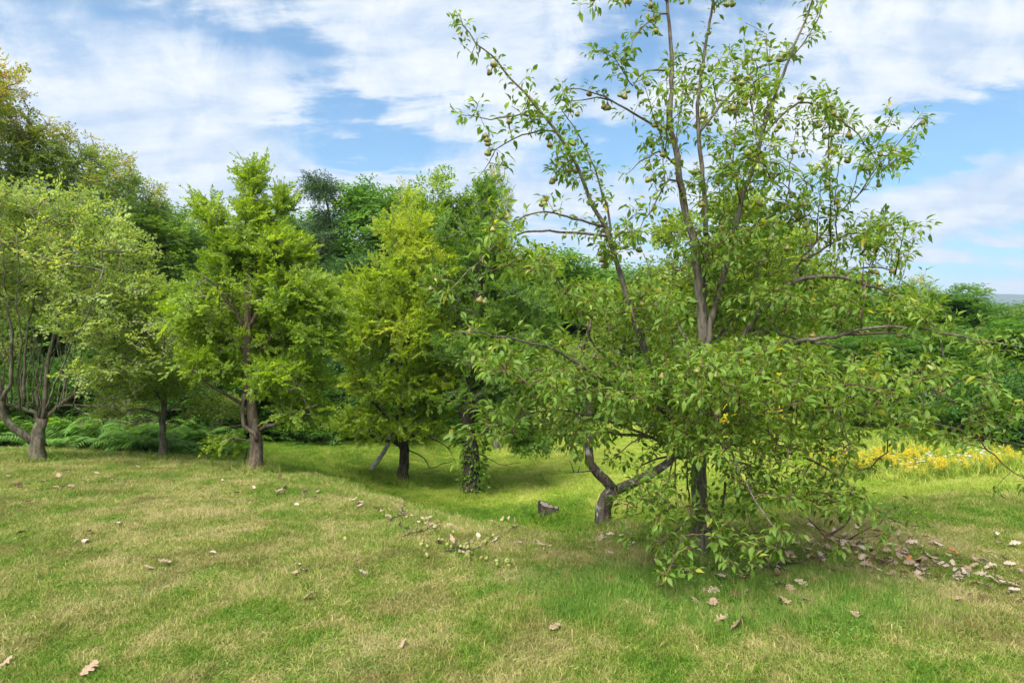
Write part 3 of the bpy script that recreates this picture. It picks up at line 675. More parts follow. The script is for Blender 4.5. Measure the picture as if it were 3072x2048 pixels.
# ------------------------------------------------------------------ the pear tree in front
def pear_tree():
    g = np.random.default_rng(21); base = PEAR.copy(); D0 = base[1]
    root = empty('pear_tree', base, 'large pear tree full of green pears in the foreground', 'tree')
    spec = [  # end depth offset, r0, r1, pixels in the photograph
     (0, .064, .007, [(2095, 1690), (2098, 1600), (2100, 1500), (2100, 1380), (2104, 1250), (2106, 1100), (2104, 960), (2092, 830), (2080, 720), (2054, 625), (2031, 446), (2014, 380), (2016, 268), (2018, 178), (2007, 67), (2003, 0), (1995, -150), (1990, -300)]),
     (.35, .030, .006, [(2104, 930), (2118, 800), (2121, 700), (2117, 580), (2099, 402), (2099, 312), (2117, 178), (2135, 67), (2148, 0), (2175, -160), (2185, -280)]),
     (-.35, .034, .005, [(2105, 1100), (2135, 960), (2165, 850), (2191, 750), (2225, 598), (2249, 526), (2287, 392), (2311, 311), (2344, 230), (2378, 134), (2421, 38), (2440, -29), (2480, -140)]),
     (.25, .016, .004, [(2099, 402), (2182, 297), (2263, 210), (2330, 190), (2378, 172), (2440, 90), (2470, 0)]),
     (-.5, .036, .004, [(2102, 1330), (2020, 1230), (1965, 1150), (1949, 1101), (1937, 1052), (1907, 975), (1884, 887), (1865, 811), (1834, 711), (1811, 658), (1786, 616), (1746, 513), (1715, 460), (1679, 402), (1639, 348), (1577, 277), (1536, 232), (1478, 165), (1434, 129), (1398, 71), (1380, 49)]),
     (-.15, .010, .003, [(1834, 711), (1833, 690), (1822, 616), (1804, 580), (1782, 504), (1764, 455), (1737, 402), (1702, 353), (1679, 321)]),
     (-.75, .007, .002, [(1639, 348), (1612, 350), (1568, 346), (1523, 353), (1470, 360), (1420, 350), (1380, 345)]),
     (-.35, .007, .002, [(1679, 402), (1657, 393), (1621, 393), (1568, 404), (1541, 415), (1487, 446), (1470, 482), (1438, 527)]),
     (-.3, .012, .003, [(2014, 390), (1970, 379), (1903, 339), (1836, 299), (1791, 277), (1746, 263), (1715, 263), (1688, 286)]),
     (-.2, .006, .002, [(1836, 299), (1791, 292), (1746, 301), (1697, 299)]),
     (-.3, .008, .002, [(2014, 223), (1970, 210), (1938, 214), (1916, 232), (1898, 259), (1870, 225), (1840, 180), (1815, 160)]),
     (-.4, .007, .002, [(2005, 55), (1983, 42), (1947, 67), (1916, 98), (1894, 143)]),
     (-.3, .007, .002, [(2000, 10), (1960, -40), (1900, -60), (1860, -20), (1850, 10)]),
     (-.5, .007, .002, [(2000, -60), (1930, -110), (1820, -70), (1790, -10), (1775, 15)]),
     (-.3, .009, .002, [(2036, 500), (1980, 455), (1950, 470), (1920, 482), (1880, 522)]),
     (-.4, .010, .002, [(2052, 600), (2032, 545), (2005, 540), (1983, 571), (1965, 616), (1930, 660), (1915, 700)]),
     (-.9, .010, .002, [(1813, 680), (1769, 669), (1715, 654), (1657, 638), (1612, 636), (1568, 647), (1523, 669), (1480, 640)]),
     (-1.1, .013, .003, [(1825, 705), (1750, 700), (1669, 695), (1600, 695), (1500, 725), (1424, 794), (1380, 835), (1345, 880)]),
     (-.7, .014, .003, [(1965, 1150), (1870, 1110), (1782, 1034), (1751, 965), (1724, 915), (1692, 871), (1654, 813), (1608, 756)]),
     (-1.2, .024, .004, [(2102, 1340), (2000, 1245), (1900, 1190), (1808, 1141), (1724, 1087), (1655, 1047), (1583, 1028), (1506, 1011), (1422, 997), (1370, 995)]),
     (-1.1, .012, .003, [(1870, 1170), (1780, 1150), (1700, 1130), (1619, 1114), (1544, 1106), (1449, 1099), (1390, 1080)]),
     (-.9, .016, .003, [(2080, 1370), (1950, 1310), (1850, 1270), (1736, 1240), (1659, 1229), (1583, 1240), (1483, 1275), (1414, 1309)]),
     (-.6, .012, .003, [(1950, 1310), (1850, 1300), (1736, 1290), (1660, 1288), (1590, 1286)]),
     (.6, .014, .003, [(1900, 1190), (1800, 1210), (1671, 1179), (1619, 1114), (1560, 1080)]),
     # right-hand side
     (-.2, .036, .006, [(2104, 1230), (2150, 1150), (2201, 1071), (2224, 1017), (2274, 937), (2320, 887), (2366, 849), (2427, 828), (2500, 824), (2530, 827), (2598, 850), (2683, 884), (2740, 922), (2794, 972), (2824, 1029), (2836, 1094)]),
     (.4, .014, .003, [(2366, 849), (2412, 765), (2440, 737), (2502, 660), (2550, 608), (2598, 560), (2631, 517), (2670, 493), (2718, 445), (2751, 407)]),
     (.5, .010, .003, [(2427, 800), (2470, 745), (2526, 708), (2580, 700), (2640, 740), (2700, 760)]),
     (.3, .006, .002, [(2550, 608), (2574, 526), (2588, 469), (2610, 440)]),
     (.3, .004, .002, [(2610, 470), (2631, 435), (2660, 383), (2682, 344)]),
     (-.2, .011, .003, [(2249, 526), (2280, 430), (2316, 378), (2364, 335), (2397, 311), (2454, 316), (2497, 344), (2536, 378), (2574, 407), (2603, 459), (2640, 500)]),
     (-.2, .006, .002, [(2262, 470), (2325, 464), (2364, 483), (2411, 517), (2420, 560)]),
     (-.3, .006, .002, [(2249, 550), (2311, 541), (2354, 550), (2383, 588), (2430, 640)]),
     (-.3, .005, .002, [(2311, 541), (2370, 510), (2440, 560), (2480, 515)]),
     (.1, .009, .002, [(2534, 827), (2564, 807), (2618, 800), (2664, 811), (2706, 846), (2752, 880)]),
     (-.6, .016, .003, [(2224, 1017), (2266, 998), (2312, 996), (2370, 1010), (2427, 1029), (2472, 1033), (2549, 1056), (2637, 1091), (2721, 1156), (2794, 1225)]),
     (-.9, .026, .004, [(2106, 1180), (2200, 1100), (2300, 1041), (2445, 1018), (2530, 1006), (2587, 991), (2671, 983), (2759, 987), (2855, 1003), (2931, 1018), (3046, 1037), (3110, 1050)]),
     (-.3, .010, .003, [(2530, 1006), (2600, 1000), (2683, 999), (2755, 1022), (2790, 1060)]),
     (-1.0, .020, .003, [(2104, 1260), (2250, 1220), (2400, 1200), (2500, 1195), (2579, 1184), (2637, 1173), (2713, 1169), (2797, 1182), (2874, 1205), (2951, 1225), (3046, 1248), (3100, 1262)]),
     (-1.0, .018, .003, [(2104, 1290), (2250, 1250), (2420, 1230), (2600, 1235), (2760, 1255), (2874, 1284), (2951, 1305), (3008, 1320), (3072, 1336), (3120, 1350)]),
     (-.9, .006, .002, [(2925, 1298), (2931, 1306), (2959, 1348), (3008, 1387), (3068, 1436), (3100, 1460)]),
     (-.8, .010, .002, [(2250, 1250), (2340, 1260), (2405, 1289), (2465, 1327), (2517, 1366), (2581, 1411)]),
     (-.7, .016, .003, [(2103, 1330), (2200, 1330), (2300, 1350), (2400, 1370), (2496, 1418), (2532, 1446), (2577, 1488), (2623, 1527), (2682, 1559), (2738, 1573), (2777, 1578)]),
     (-.8, .014, .003, [(2102, 1360), (2200, 1380), (2300, 1420), (2377, 1492), (2412, 1534), (2454, 1576), (2493, 1597), (2546, 1608), (2623, 1604), (2675, 1608)]),
     (-.7, .008, .002, [(2493, 1597), (2535, 1573), (2560, 1524), (2574, 1481)]),
     (-.8, .005, .002, [(2470, 1585), (2496, 1636), (2514, 1660)]),
     (-.8, .006, .002, [(2546, 1608), (2605, 1583), (2640, 1566), (2660, 1540)]),
     (-.6, .005, .002, [(2420, 1380), (2400, 1440), (2381, 1490), (2430, 1500)]),
     (-1.3, .018, .004, [(2106, 1080), (2060, 1060), (2070, 1100), (2090, 1136), (2121, 1197), (2154, 1276), (2194, 1352), (2225, 1410), (2247, 1468), (2296, 1544), (2337, 1593)]),
     (-1.3, .008, .002, [(2140, 1260), (2145, 1316), (2212, 1352), (2279, 1370), (2359, 1387), (2420, 1420)]),
     (-.25, .013, .010, [(2098, 1600), (2131, 1588), (2163, 1548), (2176, 1477), (2180, 1400)]),
     (-.3, .010, .004, [(2100, 1600), (2075, 1550), (2068, 1480), (2060, 1380)]),
     (-.8, .008, .002, [(2103, 1320), (2040, 1340), (2028, 1379), (2026, 1430), (2030, 1477), (2073, 1557)]),
     (-.7, .010, .002, [(2101, 1380), (2000, 1370), (1930, 1390), (1912, 1423), (1935, 1504), (1926, 1535), (1850, 1557)]),
     (-.8, .008, .002, [(2020, 1372), (2002, 1450), (1985, 1520), (1970, 1575), (1985, 1650)]),
     (-.9, .008, .002, [(2100, 1500), (2150, 1560), (2250, 1600), (2340, 1650)]),
     (-.6, .007, .002, [(2098, 1580), (2180, 1610), (2280, 1600), (2360, 1610)]),
     (-.9, .008, .002, [(2098, 1540), (2020, 1600), (1960, 1660), (2000, 1720)]),
     (.5, .016, .003, [(2103, 1300), (2200, 1280), (2330, 1330), (2450, 1360)]),
     (.6, .016, .003, [(2103, 1280), (1980, 1280), (1900, 1330), (1830, 1380)]),
     (.9, .022, .004, [(2106, 1100), (2180, 980), (2250, 900), (2290, 780), (2330, 700)]),
     (.9, .020, .004, [(2106, 1080), (2020, 960), (1960, 860), (1930, 760)]),
    ]
    limbs = []; NX = []; ND = []
    gs = np.random.default_rng(77)   # thin upright shoots out of the upper limbs
    for k in range(30):
        x0 = gs.uniform(1980, 2680); y0 = gs.uniform(420, 1020); L = gs.uniform(110, 290); lean = gs.normal()*.16+(x0-2100)/2600
        spec.append((gs.uniform(-.7, .7), .0055, .0016, [(x0, y0), (x0+lean*L*.3, y0-L*.35), (x0+lean*L*.7, y0-L*.7), (x0+lean*L, y0-L)]))
    for k, (de, r0, r1, px) in enumerate(spec):
        if k == 0: ds = np.full(len(px), D0)
        else:
            A = np.array(NX); q = np.argmin(((A[:, :2]-np.array(px[0]))**2).sum(1)); d0 = A[q, 2]
            if r0 == .0055: px = [(x+A[q, 0]-px[0][0], y+A[q, 1]-px[0][1]) for x, y in px]
            else: px = [(A[q, 0], A[q, 1])]+list(px[1:])
            seg = np.concatenate([[0], np.cumsum(np.hypot(*np.diff(np.array(px, float), axis=0).T))]); ds = d0+(D0+de-d0)*seg/seg[-1]
        pts = np.array([P(x, y, dd) for (x, y), dd in zip(px, ds)]); pts[:, 2] = np.maximum(pts[:, 2], terrain(pts[:, 0], pts[:, 1])+(.05 if k else -.05))
        lp = smooth_path(pts, .07)
        if len(lp) > 4: lp[2:-1] += np.cumsum(g.normal(size=(len(lp)-3, 3))*.0035, 0)*.6+g.normal(size=(len(lp)-3, 3))*.003
        tt = np.linspace(0, 1, len(lp)); lr = r0*(1-tt)**(.75 if k == 0 else 1)+r1*tt
        if r0 > .012 and k: lr = lr*.78
        if k == 0: lr = r1+(r0-r1)*(1-tt)**1.35; lr *= 1+.5*np.exp(-np.arange(len(lp))*.07/.10)
        back = np.stack([lp[:, 0]/lp[:, 1]*F+1536, 1024-(lp[:, 2]-CH)/lp[:, 1]*F, lp[:, 1]], 1); NX += [tuple(b) for b in back]
        V, T = tube(lp-base, lr, 10 if r0 > .03 else 6, .05, k, ridge=.04 if k == 0 else .0)
        obj('trunk' if k == 0 else 'limb', mesh_from('limb', V, T, smooth=True, mats=[BK['pear' if r0 > .011 else 'twig']]), root)
        limbs.append((lp, lr))
    # short side shoots along every limb
    att = []
    for k, (lp, lr) in enumerate(limbs):
        L = len(lp); thin = lr < .016
        zpx = 1024-(lp[:, 2]-CH)/lp[:, 1]*F
        for i in range(1, L):
            if lr[i] > .030: continue
            n = g.poisson((1.0 if thin[i] else .6)*(.55 if zpx[i] > 1380 else 1))
            for _ in range(n):
                att.append(lp[i]+norm(g.normal(size=3)+[0, 0, .25])*g.uniform(.03, .16)*(1.35 if zpx[i] > 700 else 1.0))
    n_side = len(att); att = np.array(att)
    lob = [LB(1490, 1080, 120, 110, 3.95, .5, 46), LB(1640, 1150, 180, 160, 4.2, .6, 92), LB(1590, 790, 170, 90, 4.3, .5, 60), LB(1850, 1160, 180, 160, 4.5, .7, 170), LB(1760, 900, 170, 120, 4.6, .6, 100),
           LB(2050, 1120, 190, 190, 4.5, .8, 220), LB(1950, 930, 170, 140, 4.8, .7, 130), LB(2250, 1120, 210, 190, 4.4, .8, 250), LB(2450, 1150, 200, 180, 4.4, .8, 190), LB(2650, 1110, 180, 150, 4.3, .7, 66), LB(2640, 1250, 170, 100, 4.2, .6, 46),
           LB(2840, 1130, 150, 130, 4.1, .6, 30), LB(2860, 1270, 140, 70, 4.1, .5, 18), LB(2720, 930, 130, 120, 4.5, .4, 60), LB(2250, 900, 180, 130, 4.9, .7, 150), LB(2480, 920, 140, 100, 4.8, .5, 70),
           LB(2050, 1300, 160, 90, 4.5, .7, 110), LB(2300, 1300, 190, 90, 4.4, .6, 110), LB(2470, 1320, 130, 80, 4.3, .5, 60), LB(1740, 1290, 150, 60, 4.3, .4, 50), LB(1500, 1260, 110, 60, 4.0, .3, 26), LB(2200, 740, 220, 140, 4.9, .7, 150), LB(1850, 720, 130, 110, 4.8, .5, 50),
           LB(2200, 540, 180, 150, 4.9, .7, 110), LB(2180, 270, 220, 220, 4.9, .7, 100), LB(1700, 480, 110, 120, 4.7, .4, 30), LB(1620, 330, 70, 60, 4.5, .3, 14), LB(2470, 330, 70, 90, 4.8, .3, 30), LB(2660, 480, 80, 90, 4.9, .3, 22), LB(2620, 700, 110, 90, 4.9, .4, 60), LB(1500, 700, 90, 60, 4.1, .3, 26),
           LB(2990, 1060, 90, 60, 3.95, .3, 24), LB(3000, 1240, 100, 60, 3.95, .3, 20), LB(2350, 650, 130, 100, 5.0, .5, 80), LB(2200, -120, 260, 120, 4.9, .6, 60),
           LB(1980, 1520, 60, 110, 4.3, .3, 18), LB(2220, 1480, 60, 80, 4.5, .3, 10), LB(2030, 1660, 90, 40, 4.2, .3, 14), LB(2200, 1650, 110, 40, 4.2, .3, 14), LB(2340, 1600, 110, 40, 4.1, .3, 10), LB(2290, 1450, 150, 100, 4.3, .5, 66), LB(2500, 1480, 140, 100, 4.2, .4, 56), LB(2130, 1560, 90, 90, 4.3, .3, 22), LB(1950, 1440, 80, 80, 4.4, .4, 22), LB(1900, 1500, 50, 60, 4.3, .2, 8)]
    at2 = sample_lobes(lob, g, .15); at2 = at2[at2[:, 2] > terrain(at2[:, 0], at2[:, 1])+.10]
    A, B, ra, rb, tips, td = grow(limbs, np.vstack([att, at2]), g, step=.08, rmin=.0016, maxlen=.8, pipe=.0017)
    tag(obj('twigs', mesh_from('twigs', *prisms(A-base, B-base, ra, rb, 3), mats=[BK['twig']]), root), kind='stuff')
    # leaves: a rosette at each spur and alternate leaves along the young shoots
    LP = []; LA = []; LN = []; LS = []
    limb_ends = [(lp[-1], norm(lp[-1]-lp[-2])) for lp, _ in limbs[3:]]
    allt = list(zip(tips, td))+limb_ends*2
    for p, dr in allt:
        n = g.integers(4, 9)
        for _ in range(n):
            a = norm(dr*.5+g.normal(size=3)*.75+np.array([0, 0, .15])); LP.append(p+a*.02-dr*g.uniform(0, .05)); LA.append(a)
            LN.append(np.array([0, 0, 1.])+g.normal(size=3)*.45); LS.append(g.uniform(.028, .066))
    m = rb < .0035; As, Bs = A[m], B[m]; ln = np.linalg.norm(Bs-As, axis=1)
    for a0, b0_, l in zip(As, Bs, ln):
        for _ in range(g.poisson(l/.034)):
            t_ = g.random(); dr = norm(b0_-a0); a = norm(dr*.5+g.normal(size=3)*.7); LP.append(a0+(b0_-a0)*t_); LA.append(a); LN.append(np.array([0, 0, 1.])+g.normal(size=3)*.4); LS.append(g.uniform(.026, .060))
    LP = np.array(LP); LA = norm(np.array(LA)); LN = np.array(LN); LS = np.array(LS)
    LA[:, 2] -= .18; LA = norm(LA); LP = LP+LA*.018
    N = len(LP); ti = np.clip(.44+.12*np.sin(LP[:, 0]*2.3+1)*np.cos(LP[:, 2]*2.9)+g.normal(size=N)*.20, 0, .90); ti[g.random(N) < .010] = .99; var = g.integers(0, 4, N)
    print('pear leaves', N)
    # the 300 that show largest are separate parts
    sx = LP[:, 0]/LP[:, 1]*F+1536; sy = 1024-(LP[:, 2]-CH)/LP[:, 1]*F
    show = LS/LP[:, 1]*((sx > 0) & (sx < 3072) & (sy > 0) & (sy < 2048)); order = np.argsort(-show); big = order[:300]
    rest = np.ones(N, bool); rest[big] = False
    VV = []; TT = []; II = []; off = 0
    for v_ in range(4):
        s_ = rest & (var == v_); V, T = stamp(HERO[v_][0], HERO[v_][1], LP[s_]-base, LA[s_], LN[s_], LS[s_]); VV.append(V); TT.append(T+off); off += len(V); II.append(np.repeat(ti[s_], len(HERO[v_][0])))
    tag(obj('foliage', mesh_from('foliage', np.vstack(VV), np.vstack(TT), np.concatenate(II), smooth=True, mats=[LM['pear']]), root), kind='stuff')
    # stalks of all leaves
    tag(obj('leaf_stalks', mesh_from('leaf_stalks', *ribbons(LP-base-LA*.03, LP-base+LA*.01, np.full(N, .0009), np.full(N, .0008)), mats=[LM['pear']], tint=np.full(N*4, .9)), root), kind='stuff')
    protos = {}
    for i_ in big:
        q = (int(var[i_]), int(min(7, ti[i_]*8)))
        if q not in protos:
            hv, ht = HERO[q[0]]; protos[q] = mesh_from('leaf', hv, ht, np.full(len(hv), (q[1]+.5)/8), smooth=True, mats=[LM['pear']])
        o = bpy.data.objects.new('leaf', protos[q]); COL.objects.link(o); o.parent = root
        ax = Vector(LA[i_]).normalized(); nr = Vector(LN[i_]); nr = (nr-ax*nr.dot(ax)).normalized(); sd = ax.cross(nr)
        M = Matrix((sd, ax, nr)).transposed().to_4x4(); o.matrix_local = Matrix.Translation(Vector(LP[i_]-base)) @ M @ Matrix.Diagonal((LS[i_], LS[i_], LS[i_], 1))
    # pears
    prof = [(0, .000), (.012, .013), (.05, .026), (.12, .0355), (.22, .041), (.34, .042), (.46, .0385), (.58, .031), (.70, .0225), (.82, .0165), (.92, .012), (.98, .007), (1.0, .002)]
    H = .092; sides = 14
    V = []; T = []
    for k, (h, r) in enumerate(prof):
        for j in range(sides):
            a = 2*np.pi*j/sides; rr = r*(1+.02*math.sin(3*a+k)); V.append((rr*math.cos(a)+.004*h*h, rr*math.sin(a), -H+h*H+(.006 if k == 0 else 0)))
    for k in range(len(prof)-1):
        for j in range(sides):
            a = k*sides+j; b_ = k*sides+(j+1) % sides; T += [(a, b_, b_+sides), (a, b_+sides, a+sides)]
    sv, st = tube([(.003, 0, -.003), (.004, .001, .014), (.001, .002, .03)], [.0016, .0014, .0018], 5)
    cv, ct = tube([(0, 0, -H-.001), (0, 0, -H+.008)], [.006, .004], 6)
    pm = bpy.data.materials.new('pear_skin'); pm.use_nodes = True; t = NT(pm.node_tree); pb = t.n['Principled BSDF']
    tc_ = t.new('ShaderNodeTexCoord'); oi = t.new('ShaderNodeObjectInfo'); n1 = t.noise(tc_.outputs['Object'], 25, 4, .6)
    c = t.mix(t.sstep(n1, .35, .7), (.145, .180, .045), (.210, .235, .065)); sep_ = t.new('ShaderNodeSeparateXYZ'); t.link(tc_.outputs['Object'], sep_.inputs[0])
    blush = t.math('MULTIPLY', t.sstep(t.math('ADD', sep_.outputs[0], t.math('MULTIPLY', n1, .03)), .010, .05), .38); c = t.mix(blush, c, (.30, .17, .06))
    sp_ = t.new('ShaderNodeTexVoronoi'); sp_.inputs['Scale'].default_value = 350; t.link(tc_.outputs['Object'], sp_.inputs['Vector'])
    c = t.mix(t.math('MULTIPLY', t.sstep(sp_.outputs['Distance'], .30, .12), .5), c, (.20, .15, .07)); c = t.mix(1.0, c, oi.outputs['Color'], 'MULTIPLY')
    t.link(c, pb.inputs['Base Color']); pb.inputs['Roughness'].default_value = .42; pb.inputs['Specular IOR Level'].default_value = .4
    Vp, Tp = join([(np.array(V), np.array(T)), (sv, st), (cv, ct)]); mi = np.concatenate([np.zeros(len(T)), np.ones(len(st)+len(ct))])
    global PEAR_MESH
    PEAR_MESH = mesh_from('pear', Vp, Tp, smooth=True, mats=[pm, BK['dark']], matidx=mi)
    fixed = [(1810, 45), (1860, 22), (1487, 452), (1517, 457), (1510, 358), (1470, 158), (1417, 400), (1587, 590), (1620, 620), (1650, 550), (1625, 620), (1640, 500), (1655, 590), (1722, 433), (1705, 503), (1742, 347), (1800, 350), (1817, 320), (1794, 262),
             (1866, 256), (1890, 258), (1905, 285), (1875, 283), (1848, 515), (1905, 525), (1880, 530), (1774, 623), (1915, 200), (1896, 152), (1960, 8), (1968, 88), (1955, 30), (2006, 635), (1960, 500), (1975, 475), (1985, 410), (1962, 420), (2075, 495), (2090, 490), (2075, 505), (2100, 485),
             (2085, 530), (2055, 590), (2110, 610), (2230, 440), (2235, 310), (2337, 375), (2469, 405), (2537, 420), (2460, 365), (2448, 330), (2500, 290), (2415, 270), (2402, 200), (2393, 198), (2635, 550), (2400, 488), (2430, 510), (2370, 560), (2390, 580), (2290, 600), (2295, 620), (2390, 640), (2205, 675), (2165, 680),
             (1466, 663), (1390, 905), (1360, 880), (1418, 910), (1385, 990), (1426, 1087), (1565, 778), (1590, 1100), (1655, 1108), (1735, 1018), (1752, 1100), (1765, 1110), (1820, 1022), (1870, 1025), (1890, 1110), (1930, 1108), (1885, 1190), (1777, 798), (1788, 795), (1822, 803), (1823, 828), (1875, 840), (1755, 822), (2010, 865), (1822, 803), (1905, 1040),
             (1998, 1035), (2072, 995), (2125, 960), (2155, 1000), (2140, 1008), (2122, 1015), (2157, 990), (2085, 1108), (2140, 1115), (2175, 1115), (2070, 1155), (2102, 1160), (2084, 1165), (2165, 1210), (2178, 1160), (2225, 1220), (2260, 1230), (2280, 1050), (2150, 1225), (2370, 1090), (2318, 850), (2390, 870), (2412, 780), (2422, 785), (2208, 675), (2290, 880),
             (2500, 708), (2440, 740), (2525, 870), (2590, 865), (2655, 895), (2640, 818), (2627, 838), (2655, 820), (2712, 930), (2697, 1013), (2770, 1010), (2785, 1065), (2800, 1118), (2800, 1160), (2450, 1000), (2555, 1045), (2600, 1070), (2750, 895), (2618, 825), (2380, 1095)]
    TP = np.array(tips); tsx = TP[:, 0]/TP[:, 1]*F+1536; tsy = 1024-(TP[:, 2]-CH)/TP[:, 1]*F
    used = 0; spots = []
    for (fx, fy) in fixed:
        q = np.argmin(((tsx-fx)**2+(tsy-fy+18)**2)); spots.append(TP[q]+np.array([0, 0, -.012]))
    up = np.where(tsy < 750)[0]
    for q in g.choice(up, 112, replace=False): spots.append(TP[q]+np.array([0, 0, -.012]))
    lo = np.where((tsy > 750) & (tsy < 1250))[0]
    for q in g.choice(lo, 16, replace=False): spots.append(TP[q]+np.array([0, 0, -.012]))
    for s_ in spots:
        o = bpy.data.objects.new('pear', PEAR_MESH); COL.objects.link(o); o.parent = root
        f = g.uniform(.40, .60); o.scale = (f, f, f*g.uniform(.85, 1.0)); o.location = tuple(s_-base+g.normal(size=3)*.012+np.array([0, 0, -.03*f])); o.rotation_euler = (g.normal()*.22, g.normal()*.22, g.random()*6.28)
        k_ = g.uniform(.75, 1.1); o.color = (k_*g.uniform(.95, 1.2), k_, k_*.9, 1)
pear_tree()

# ------------------------------------------------------------------ trees of the wood behind
HID = []
def proto(kind, mat, bark, seed, shape, n, spr, height=8.0):
    g = np.random.default_rng(seed); H = height
    tp = [np.array([0, 0, 0.])]
    for k in range(1, 7): tp.append(np.array([g.normal()*.10, g.normal()*.10, H*.88*k/6]))
    tp = smooth_path(tp, .35); tt = np.linspace(0, 1, len(tp)); tr_ = .16*(1-tt)+.02
    limbs = []
    if shape == 'cone':
        for k in range(34):
            z = H*(.10+.86*k/34); a = k*2.4; L = 1.5*(1-z/H)+.12; q = tp[np.argmin(abs(tp[:, 2]-z))]
            limbs.append((smooth_path([q, q+[math.cos(a)*L*.5, math.sin(a)*L*.5, .02], q+[math.cos(a)*L, math.sin(a)*L, -.15*L]], .25), None))
        att = []
        for l, _ in limbs:
            for p in l[1:]:
                for _ in range(max(2, n//120)): att.append(p+g.normal(size=3)*[.16, .16, .05])
        att = np.array(att)
    else:
        for k in range(9):
            z = H*(.25+.06*k); a = k*2.4+g.random(); L = 1.5 if shape != 'column' else .8; q = tp[np.argmin(abs(tp[:, 2]-z))]
            limbs.append((smooth_path([q, q+[math.cos(a)*L*.5, math.sin(a)*L*.5, .5], q+[math.cos(a)*L, math.sin(a)*L, 1.2]], .3), None))
        lob = []
        nl = 13
        for k in range(nl):
            z = H*(.20+.72*k/(nl-1)); w = {'round': 1.9*math.sqrt(max(.05, 1-((z/H-.55)/.48)**2)), 'column': 1.15*math.sqrt(max(.08, 1-((z/H-.5)/.52)**2)), 'broad': 2.4*math.sqrt(max(.05, 1-((z/H-.62)/.42)**2))}[shape]
            for m in range(3):
                a = g.random()*6.28; lob.append(((math.cos(a)*w*.55, math.sin(a)*w*.55, z+g.normal()*.3), (w*.55, w*.55, .62), n//(nl*3)))
        att = sample_lobes(lob, g, .3)
    al = [(tp, tr_)]+[(l, None) for l, _ in limbs]
    A, B, ra, rb, tips, td = grow(al, att, g, step=.5, rmin=.006, maxlen=2.2, pipe=.005)
    tm = mesh_from('trunk', *tube(tp, tr_, 8, .05, seed), smooth=True, mats=[BK[bark]])
    lv = []
    for l, _ in limbs: lv.append(tube(l, np.linspace(.024, .008, len(l)), 5, 0, 1, cap=False))
    lv.append(prisms(A, B, ra, rb, 3)); bmesh_ = mesh_from('branches', *join(lv), mats=[BK['dark' if kind == 'needle' else 'grey_twig']])
    VV = []; TT = []; II = []; off = 0
    for k in range(5):
        sel = np.arange(len(tips)) % 5 == k; p = tips[sel]; dd = td[sel]; out = p*[1, 1, 0]
        ax = norm(dd*.4+norm(out)*.6+g.normal(size=p.shape)*.4+[0, 0, .15 if kind != 'needle' else -.1]); nr = np.array([0, 0, 1.])*.7+g.normal(size=p.shape)*.4
        s = g.uniform(*spr, len(p)); sV, sT, sI, tw = SPR[kind][k]; V, T = stamp(sV, sT, p-ax*s[:, None]*.3, ax, nr, s)
        ti = .45+.12*np.sin(p[:, 0]*2+seed)*np.cos(p[:, 2]*2.3)+g.normal(size=len(p))*.10+(.35*np.clip((p[:, 2]/H-.75)/.25, 0, 1) if mat == 'birch' else 0)
        VV.append(V); TT.append(T+off); off += len(V); II.append((ti[:, None]+sI[None]).ravel())
    cm = mesh_from('crown', np.vstack(VV), np.vstack(TT), np.clip(np.concatenate(II), 0, 1), mats=[LM[mat]])
    return tm, bmesh_, cm, H
PR = {'round': [proto('fine', 'forest', 'grey', 31, 'round', 1500, (.42, .62)), proto('fine', 'forest', 'grey', 32, 'round', 1500, (.42, .62))],
      'column': [proto('fine', 'forest', 'grey', 33, 'column', 1300, (.38, .55)), proto('fine', 'forest', 'grey', 36, 'column', 1300, (.38, .55))],
      'broad': [proto('fine', 'forest', 'dark', 34, 'broad', 1900, (.42, .62))],
      'birch': [proto('broad', 'birch', 'grey', 35, 'round', 2700, (.24, .36)), proto('broad', 'birch', 'grey', 38, 'column', 2000, (.24, .36))],
      'spruce': [proto('needle', 'spruce', 'dark', 37, 'cone', 1500, (.40, .60))]}
def shrub_proto(seed, n, kind='fine'):
    g = np.random.default_rng(seed); limbs = []
    for k in range(9):
        a = k*.7+g.random(); L = g.uniform(.5, .9); limbs.append((smooth_path([(0, 0, 0), (math.cos(a)*L*.35, math.sin(a)*L*.35, .6), (math.cos(a)*L, math.sin(a)*L, 1.3)], .2), None))
    lob = []
    for k in range(12):
        a = g.random()*6.28; r = g.uniform(.2, .8); lob.append(((math.cos(a)*r, math.sin(a)*r, g.uniform(.35, 1.5)), (.5, .5, .40), n//12))
    att = sample_lobes(lob, g, .3); att = att[att[:, 2] > .1]
    A, B, ra, rb, tips, td = grow(limbs, att, g, step=.4, rmin=.004, maxlen=2, pipe=.004)
    st = join([tube(l, np.linspace(.022, .008, len(l)), 5, 0, 1) for l, _ in limbs]+[prisms(A, B, ra, rb, 3)])
    VV = []; TT = []; II = []; off = 0
    for k in range(5):
        sel = np.arange(len(tips)) % 5 == k; p = tips[sel]; ax = norm(td[sel]*.4+norm(p*[1, 1, .3])*.6+g.normal(size=p.shape)*.4); nr = np.array([0, 0, .7])+g.normal(size=p.shape)*.4
        s = g.uniform(.24, .38, len(p)); sV, sT, sI, tw = SPR[kind][k]; V, T = stamp(sV, sT, p-ax*s[:, None]*.3, ax, nr, s); ti = .45+g.normal(size=len(p))*.14
        VV.append(V); TT.append(T+off); off += len(V); II.append((ti[:, None]+sI[None]).ravel())
    return mesh_from('stems', *st, mats=[BK['dark']]), mesh_from('foliage', np.vstack(VV), np.vstack(TT), np.clip(np.concatenate(II), 0, 1), mats=[LM['shrub']])
SH = [shrub_proto(51, 700), shrub_proto(52, 700, 'broad'), shrub_proto(53, 600)]
